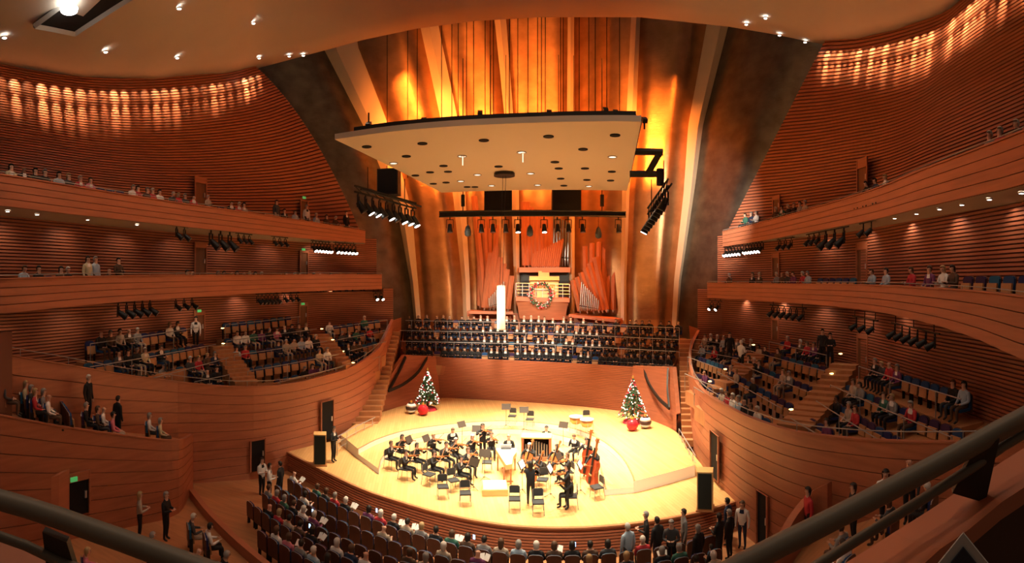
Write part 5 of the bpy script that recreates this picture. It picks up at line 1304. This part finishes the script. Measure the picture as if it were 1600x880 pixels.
for x, y, f, w_ in ((692, 760, (.25, -1), 'left of podium, front edge of stage'), (727, 770, (.15, -1), 'front edge just left of podium'), (804, 779, (0, -1), 'front edge just right of podium'), (841, 784, (0, -1), 'front edge behind standing violinist'), (670, 741, (.8, -.4), 'at outer left of the violins'), (708, 750, (.5, -.8), 'partly behind another left front chair'), (761, 722, (0, -1), 'left of the harpsichord'), (848, 749, (-.3, -1), 'beside the standing violinist'), (933, 761, (-.9, -.3), 'at far right near the platform')):
    chair(pz(x, y, .45) - V((0, 0, .45)), f, 'empty black orchestra chair ' + w_)
for x, y, w_ in ((800.5, 650, 'left one of two on rear platform'), (828, 655, 'right one of two on rear platform')):
    p = pz(x, y, .95) - V((0, 0, .45)); chair(p, (-.2, -1), 'empty black chair, ' + w_); mstand(p + V((-.35, -.7, 0)), (0, 1), 'black music stand before the %s' % w_)
chair(pz(917, 654, .95) - V((0, 0, .45)), (0, -1), 'black chair behind the timpani')
for x, y, sh, f, w_ in ((816, 769, True, (-.9, .4), 'with white sheet left of standing violinist'), (860, 776, True, (-.9, .3), 'with white sheet right of standing violinist'), (907, 770, True, (-.9, .3), 'with white sheet behind seated player in black'), (757, 749, False, (.2, 1), 'beside chair left of harpsichord'), (740, 765, False, (.6, .8), 'left of the podium'), (640, 724, False, (-.8, .3), 'among outer left violins'), (667, 722, False, (-.8, .4), 'in second pair of violins'), (722, 697, False, (-.7, .7), 'before the tailcoated violinist at rear'), (745, 705, False, (0, 1), 'beside standing woman at rear'), (761, 712, False, (0, 1), 'before the man beside harpsichord'), (880, 698, False, (.5, .9), 'tilted beside the wind player'), (875, 755, False, (-.8, .4), 'between violas and cellos')):
    mstand(pz(x, y, 0), f, 'music stand ' + w_, sh)
# podium
o = empty('podium', POD); tag(o, 'white-topped conductor podium at front of stage', 'podium')
MB().box((0, 0, .13), (1.05, 1.0, .26), .08).build('base', CONS, o); MB().box((0, 0, .275), (.95, .9, .03), .08).build('top', WHITE, o)
# harpsichord
hp_ = pz(793, 747, 0); o = empty('harpsichord', hp_, math.radians(4)); tag(o, 'pale wing-shaped harpsichord on trestle legs right of the podium', 'harpsichord')
wing_ = [V(q) for q in ((-.45, 1.25, .78), (.48, 1.25, .78), (.48, .7, .78), (.25, .1, .78), (.15, -.75, .78), (-.10, -.95, .78), (-.45, -.95 + .5, .78))]
wing_ = [V((-.48, 1.25, .72)), V((.48, 1.25, .72)), V((.46, .7, .72)), V((.26, .1, .72)), (V((.14, -.85, .72))), V((-.12, -.95, .72)), V((-.46, 1.0, .72))]
MB().prism(wing_, (0, 0, .2)).build('case', CONS, o); MB().prism([V((q.x * .94, q.y * .96, .915)) for q in wing_], (0, 0, .015)).build('soundboard', WHITE, o)
MB().box((0, 1.38, .80), (.9, .28, .08)).build('keyboard', BLACK, o); MB().box((0, 1.05, 1.06), (.5, .03, .26), rx=.4).build('music_desk', DTIN, o)
for y in (-.7, .9):
    for x in (-.2 if y < 0 else -.4, .1 if y < 0 else .4): MB().box((x, y, .36), (.07, .07, .72)).build('leg', FLOORW, o)
    MB().box((0, y, .12), (.4, .06, .06)).build('stretcher', FLOORW, o)
# chamber organ
cp_ = pz(838, 720, 0); o = empty('chamber_organ', cp_, math.radians(-6)); tag(o, 'small wooden chamber organ box with dark front pipes', 'chamber organ')
for x in (-.68, .68): MB().box((x, .3, .55), (.12, .75, 1.1)).build('side_panel', REDPIPE, o)
MB().box((0, .33, 1.12), (1.5, .8, .06)).build('top', CONS, o); MB().box((0, .55, .55), (1.25, .1, 1.1)).build('back_panel', DARK, o); MB().box((0, .05, .1), (1.3, .3, .2)).build('base_board', REDPIPE, o)
for i in range(9): MB().tube([(-.52 + .13 * i, 0.02, .2), (-.52 + .13 * i, 0.02, .95 - .04 * abs(i - 4))], .045, 7).build('pipe', DTIN, o)
# timpani
COP = mat('copper', (.75, .38, .16), .3, metal=.85)
for i, (x, y) in enumerate(((900, 674), (917, 679))):
    o = empty('timpani_drum', pz(x, y, .5)); tag(o, 'copper kettledrum with white head, %s of the pair' % ('left', 'right')[i], 'drum', 'timpani pair')
    MB().lathe([(.08, .38), (.25, .45), (.34, .62), (.36, .82)], n=18).build('kettle', COP, o, sm=True); MB().lathe([(.02, .83), (.37, .83), (.38, .80), (.36, .79)], n=18).build('drumhead', WHITE, o)
    MB().lathe([(.37, .79), (.39, .79), (.39, .84), (.37, .84)], n=18, cap=False).build('hoop', STEEL, o)
    for k in range(4): MB().tube([(.33 * math.cos(k * 1.57), .33 * math.sin(k * 1.57), .7), (.36 * math.cos(k * 1.57), .36 * math.sin(k * 1.57), .0)], .018, 5).build('leg', STEEL, o)
# stage loudspeakers
for x, y, w_, rz in ((500, 726, 'left', .35), (1102, 795, 'right', -.45)):
    p = pz(x, y, 0); o = empty('stage_loudspeaker', p, rz); tag(o, 'tall wooden loudspeaker cabinet with black grille at %s stage corner' % w_, 'loudspeaker', 'stage loudspeakers')
    h_ = 1.45; MB().box((0, 0, h_ / 2 + .06), (.60, .55, h_)).build('cabinet', CONS, o); MB().box((0, -.285, h_ / 2 + .06), (.52, .03, h_ - .1)).build('grille', mat('black green cloth', (.012, .018, .016), .8), o); MB().box((0, 0, .03), (.68, .62, .06)).build('plinth', FLOORW, o)
# stage side railings
for pts, w_ in (([(527, 682), (556, 664), (586, 648)], 'left'), ([(1061, 668), (1073, 690), (1087, 716)], 'right')):
    q = [pz(x, y, 0) for x, y in pts]; q = [V((p.x, p.y, .95)) for p in [pz(x, y + 30, 0) for x, y in pts]]
    rl = rail(q, .9, .95, 'grey tube railing at %s side of stage' % w_, 'stage side railings', r=.025, m=STEEL, drop=.95); b0 = rl.location
    for z in (.35, .65): MB().tube([V((p.x, p.y, z)) - b0 for p in q], .014, 5).build('mid_rail', STEEL, rl)

# ================================================================ orchestra
def figure8(L):
    """outline of a violin-family body of length L in the xz plane"""
    pr = [(0, .0), (.16, .01), (.26, .07), (.29, .18), (.25, .30), (.19, .40), (.17, .50), (.18, .58), (.22, .66), (.24, .78), (.20, .91), (.10, .985), (0, 1.0)]
    return [V((x * L, 0, z * L)) for x, z in pr] + [V((-x * L, 0, z * L)) for x, z in pr[-2:0:-1]]
VARN = mat('violin varnish', (.50, .17, .05), .3); VARNR = mat('red varnish', (.42, .07, .025), .3); EBON = mat('ebony', (.015, .012, .01), .4)
ID = {}
def instr_parts(kind):
    if kind in ID: return ID[kind]
    L, th = {'violin': (.37, .045), 'cello': (.76, .13), 'double_bass': (1.12, .20)}[kind]; d = {}
    d['body'] = MB().prism(figure8(L), (0, th, 0)).data('body', VARNR if kind == 'double_bass' else VARN)
    nl = L * (.62 if kind == 'violin' else .75)
    d['neck'] = MB().box((0, th * .2, L + nl * .42), (L * .07, L * .06, nl)).data('neck', VARN)
    d['fingerboard'] = MB().box((0, -L * .035, L * .92), (L * .085, L * .02, nl * 1.35)).data('fingerboard', EBON)
    m = MB(); m.box((0, th * .2, L + nl * .95), (L * .10, L * .10, L * .14)); m.box((0, th * .2, L + nl * .9), (L * .26, L * .03, L * .03)); d['scroll'] = m.data('scroll', VARN)
    d['tailpiece'] = MB().prism([V((-.05 * L, -.02 * L, .05 * L)), V((.05 * L, -.02 * L, .05 * L)), V((.07 * L, -.03 * L, .30 * L)), V((-.07 * L, -.03 * L, .30 * L))], (0, -.015 * L, 0)).data('tailpiece', EBON)
    d['bridge'] = MB().box((0, -.04 * L, .40 * L), (.16 * L, .02 * L, .05 * L)).data('bridge', CONS)
    if kind != 'violin': d['end_pin'] = MB().tube([(0, th / 2, 0), (0, th / 2, -.22)], .008, 5).data('end_pin', STEEL)
    m = MB(); bl = .72; m.tube([(0, 0, 0), (0, 0, bl)], .007, 5); m.box((0, .02, bl * .5), (.012, .004, bl * .95)); ID['bow'] = m.data('bow', FLOORW)
    ID[kind] = d; return d
def place(e, M_): e.matrix_world = M_
def instrument(kind, M_, label):
    o = empty(kind); tag(o, label, kind.replace('_', ' '), 'string instruments'); o.matrix_world = M_
    for k, me in instr_parts(kind).items(): link(k, me, o)
    return o
def bow(M_, label):
    instr_parts('violin'); o = link('bow', ID['bow']); tag(o, label, 'bow', 'bows'); o.matrix_world = M_
def axes(loc, z, y):
    z = V(z).normalized(); y = V(y); x = y.cross(z).normalized(); y = z.cross(x)
    return Matrix.Translation(loc) @ Matrix((x, y, z)).transposed().to_4x4()
G2 = 'orchestra players'
def player(px, kind, label, look=None, face=None, zf=0.0, hz=None):
    hz = hz or (1.20 if kind.startswith('sit') else 1.64)
    q = pz(px[0], px[1], zf + hz); p = V((q.x, q.y, zf)); f = V(face) if face else (POD - p); f = V((f[0], f[1], 0)).normalized()
    o = person(p, f, kind, 'orchestra player ' + label, G2, **dict(dict(top='black', leg='black', shirt='white', hair=('short', 'dark')), **(look or {})))
    R = Matrix.Translation(p) @ Matrix.Rotation(math.atan2(-f.x, f.y), 4, 'Z'); R3 = R.to_3x3()
    if kind.startswith('sit'): chair(p + f * -.02, f, 'black chair under player ' + label, 'orchestra chairs in use')
    zs = .95 if kind.startswith('sit') else 1.38
    if kind.endswith('violin'):
        instrument('violin', axes(R @ V((-.06, .10, zs + .08)), R3 @ V((-.40, .85, .05)), R3 @ V((0, .1, -1))), 'brown violin held by player ' + label)
        bow(axes(R @ V((.20, .42, zs - .0)), R3 @ V((-.75, -.1, .45)), R3 @ V((0, 1, 0))), 'violin bow in hand of player ' + label)
    elif kind == 'sit_cello':
        instrument('cello', axes(R @ V((.0, .44, .22)), R3 @ V((-.10, -.38, .92)), R3 @ V((0, -1, -.4))), 'orange-brown cello held by player ' + label)
        bow(axes(R @ V((.30, .46, .60)), R3 @ V((-1, .05, .12)), R3 @ V((0, 1, 0))), 'cello bow in hand of player ' + label)
    elif kind == 'stand_bass':
        instrument('double_bass', axes(R @ V((-.05, .38, .22)), R3 @ V((-.12, -.12, 1)), R3 @ V((0, -1, 0))), 'large red double bass held by player ' + label)
        bow(axes(R @ V((.32, .40, .95)), R3 @ V((-1, .05, .25)), R3 @ V((0, 1, 0))), 'bass bow in hand of player ' + label)
    return o
WB = dict(shirt='black')
for px, kind, label, lk in (((610.6, 692), 'sit_violin', 'in dark suit at outer left edge', dict(hair=('short', 'brown'))), ((628, 682), 'sit_violin', 'with long dark hair at outer left', dict(shirt='black', hair=('long', 'dark'))), ((633, 706), 'sit_violin', 'in suit at left front corner', dict(hair=('short', 'dark'))), ((651, 695), 'sit_violin', 'with long dark hair, second pair', dict(shirt='black', hair=('long', 'dark'))), ((677, 680), 'sit_violin', 'with thin reddish hair behind second pair', dict(shirt='black', hair=('short', 'blond'))), ((677.5, 707), 'sit_violin', 'with dark bob facing the podium', dict(shirt='black', hair=('bob', 'dark'))),
        ((697, 693), 'sit_violin', 'in middle of left violins', dict(hair=('short', 'dark'))), ((707, 671), 'sit_read', 'in tailcoat at rear left, no violin', dict(hair=('short', 'brown'))), ((712, 687), 'sit_violin', 'with grey hair at rear left', dict(shirt='black', hair=('bob', 'grey'))), ((731, 702), 'sit_violin', 'nearest the harpsichord side', dict(hair=('bob', 'brown'))), ((719, 715), 'sit_violin', 'in tailcoat closest to the podium', dict(hair=('short', 'dark'))), ((738, 682), 'sit_violin', 'with white hair at rear', dict(shirt='black', hair=('bob', 'white'))), ((768, 678), 'sit_violin', 'in tailcoat left of the harpsichordist', dict(hair=('short', 'brown'))),
        ((887, 711), 'sit_violin', 'in black among the violas', dict(shirt='black', hair=('short', 'brown'))), ((827.5, 695), 'sit_cello', 'with white hair before chamber organ', dict(hair=('short', 'white'))), ((844, 713), 'sit_cello', 'with dark hair facing left', dict(hair=('bob', 'dark'))), ((870.6, 697), 'sit_cello', 'in tailcoat with red cello', dict(hair=('short', 'dark')))):
    player(px, kind, label, lk)
player((754, 665), 'stand_violin', 'standing at rear centre with long hair', dict(shirt='black', hair=('long', 'dark')), (.2, -1))
player((795, 682), 'sit_keys', 'seated at harpsichord keyboard', dict(hair=('short', 'blond')), (0, -1))
player((854, 668), 'sit_keys', 'behind the chamber organ', dict(hair=('short', 'dark')), (-.2, -1))
player((897.5, 681), 'sit_read', 'with wind instrument behind violas', dict(hair=('short', 'brown')), (-.6, -1))
player((917, 688), 'stand_bass', 'standing behind the left double bass', dict(hair=('short', 'dark')), (-.7, -1))
player((931, 702), 'stand_bass', 'standing behind the right double bass', dict(hair=('short', 'grey')), (-1, -.5))
player((886, 729), 'stand_violin', 'standing in black at right front', dict(shirt='black', hair=('short', 'dark')), (-1, -.2))
player((892.5, 745), 'sit_violin', 'seated in black at right front with fair hair', dict(shirt='black', hair=('bob', 'blond')), (-1, .1))
player((829, 725), 'stand_violin', 'standing with back turned right of podium', dict(shirt='black', hair=('long', 'dark')), (.2, 1))

# ================================================================ handrail and ledge in front of the viewer
def dpipe(pts, r, name, parent, o0, m=PIPEP):
    return MB().tube([p - o0 for p in cpx(pts, 40)], r, 14).build(name, m, parent, sm=True)
hr = empty('foreground_handrail', pd(300, 940, 1.2)); tag(hr, 'thick dark tubular handrail crossing both lower corners of view', 'handrail'); h0 = hr.location
dpipe([(-260, 705, 1.35), (0, 781, 1.25), (150, 830, 1.2), (300, 884, 1.16), (480, 945, 1.13), (740, 1000, 1.1), (960, 975, 1.1), (1180, 872, 1.12), (1300, 812, 1.15), (1400, 760, 1.17), (1500, 707, 1.2), (1600, 652, 1.24), (1800, 545, 1.3)], .0255, 'upper_rail', hr, h0)
dpipe([(-200, 770, 1.34), (0, 838, 1.27), (72, 868, 1.24), (300, 955, 1.2), (700, 1060, 1.15), (1050, 1010, 1.14), (1282, 880, 1.18), (1400, 806, 1.2), (1525, 727, 1.22), (1600, 678, 1.25), (1800, 560, 1.32)], .0125, 'lower_rail', hr, h0)
BRK = mat('bracket brown black', (.030, .020, .014), .6)
for q in (((1518, 712, 1.2), (1562, 686, 1.2), (1540, 786, 1.24), (1488, 771, 1.24)), ((66, 832, 1.24), (104, 848, 1.22), (122, 905, 1.24), (74, 900, 1.25))):
    P = [pd(*c) for c in q]; MB().prism([p - h0 for p in P], (P[0] * -1 + P[1]).cross(P[2] - P[1]).normalized() * .02).build('bracket', BRK, hr)
led = empty('front_ledge', pd(1500, 800, 1.35)); tag(led, 'cherry wood parapet ledge below the handrail', 'ledge'); l0 = led.location
def ledge(tp, ft, name, m):
    a, b = cpx(tp, 30), cpx(ft, 30); MB().band([p - l0 for p in a], [p - l0 for p in b], [V((0, 0, -.04))] * 30).build(name, m, led)
far_ = [(-220, 770, 1.55), (0, 838, 1.42), (88, 880, 1.36), (300, 965, 1.3), (700, 1070, 1.25), (1060, 1040, 1.25), (1318, 882, 1.3), (1430, 812, 1.32), (1520, 752, 1.36), (1600, 700, 1.42), (1800, 570, 1.6)]
nea_ = [(-220, 880, 1.25), (0, 955, 1.18), (88, 1000, 1.15), (300, 1090, 1.1), (700, 1210, 1.05), (1060, 1170, 1.05), (1442, 882, 1.12), (1500, 838, 1.14), (1550, 800, 1.16), (1600, 760, 1.2), (1800, 640, 1.35)]
ledge(far_, nea_, 'cap', WOODB)
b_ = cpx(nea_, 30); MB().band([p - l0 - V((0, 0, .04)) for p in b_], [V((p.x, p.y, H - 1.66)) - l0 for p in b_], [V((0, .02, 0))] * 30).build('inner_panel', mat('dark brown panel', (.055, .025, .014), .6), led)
a_ = cpx(far_, 30); MB().band([p - l0 - V((0, 0, .04)) for p in a_], [p - l0 - V((0, 0, .8)) for p in a_], [V((0, -.02, 0))] * 30).build('outer_panel', WOODB, led)
tag(MB().prism([V((-3, -5, H - 1.72)), V((3, -5, H - 1.72)), V((3, .3, H - 1.72)), V((.9, 1.02, H - 1.72)), V((0, 1.12, H - 1.72)), V((-.9, 1.05, H - 1.72)), V((-3, .4, H - 1.72))], (0, 0, .1)).build('floor_viewer_balcony', FLOORW), kind='structure')
sg = empty('corner_sign', pd(1505, 905, .62)); tag(sg, 'corner of a dark blue panel with thick white border at bottom right', 'sign')
x_ = V((math.cos(.89), -math.sin(.89), 0)); up = V((0, 0, 1)); y_ = V((math.sin(.89), math.cos(.89), 0))
def dia(r, d, nm, m): MB().prism([up * r * 1.25 + y_ * d, x_ * r + y_ * d, -up * r * 1.25 + y_ * d, -x_ * r + y_ * d], y_ * .004).build(nm, m, sg)
dia(.045, 0, 'border', mat('sign white', (.42, .40, .37), .6)); dia(.032, -.004, 'face', mat('sign blue', (.012, .018, .035), .5))

# seats hidden under the sitters and the farthest seated people, too many to tell apart
def joined(name, D, label, cat):
    vs, fs, mi, ml = [], [], [], []
    for m, mb in D.values():
        fs += [tuple(i + len(vs) for i in f) for f in mb.f]; vs += mb.v; mi += [len(ml)] * len(mb.f); ml.append(m)
    me = bpy.data.meshes.new(name); me.from_pydata([tuple(v) for v in vs], [], fs); me.update()
    for m in ml: me.materials.append(m)
    me.polygons.foreach_set('material_index', mi); me.polygons.foreach_set('use_smooth', [name != 'occupied_seating'] * len(fs))
    tag(link(name, me), label, cat, kind='stuff')
joined('occupied_seating', OCC, 'blue seats under the seated audience and choir singers', 'seats')
joined('distant_audience', FAR, 'distant seated audience on balconies and stage ends of the terraces', 'audience')
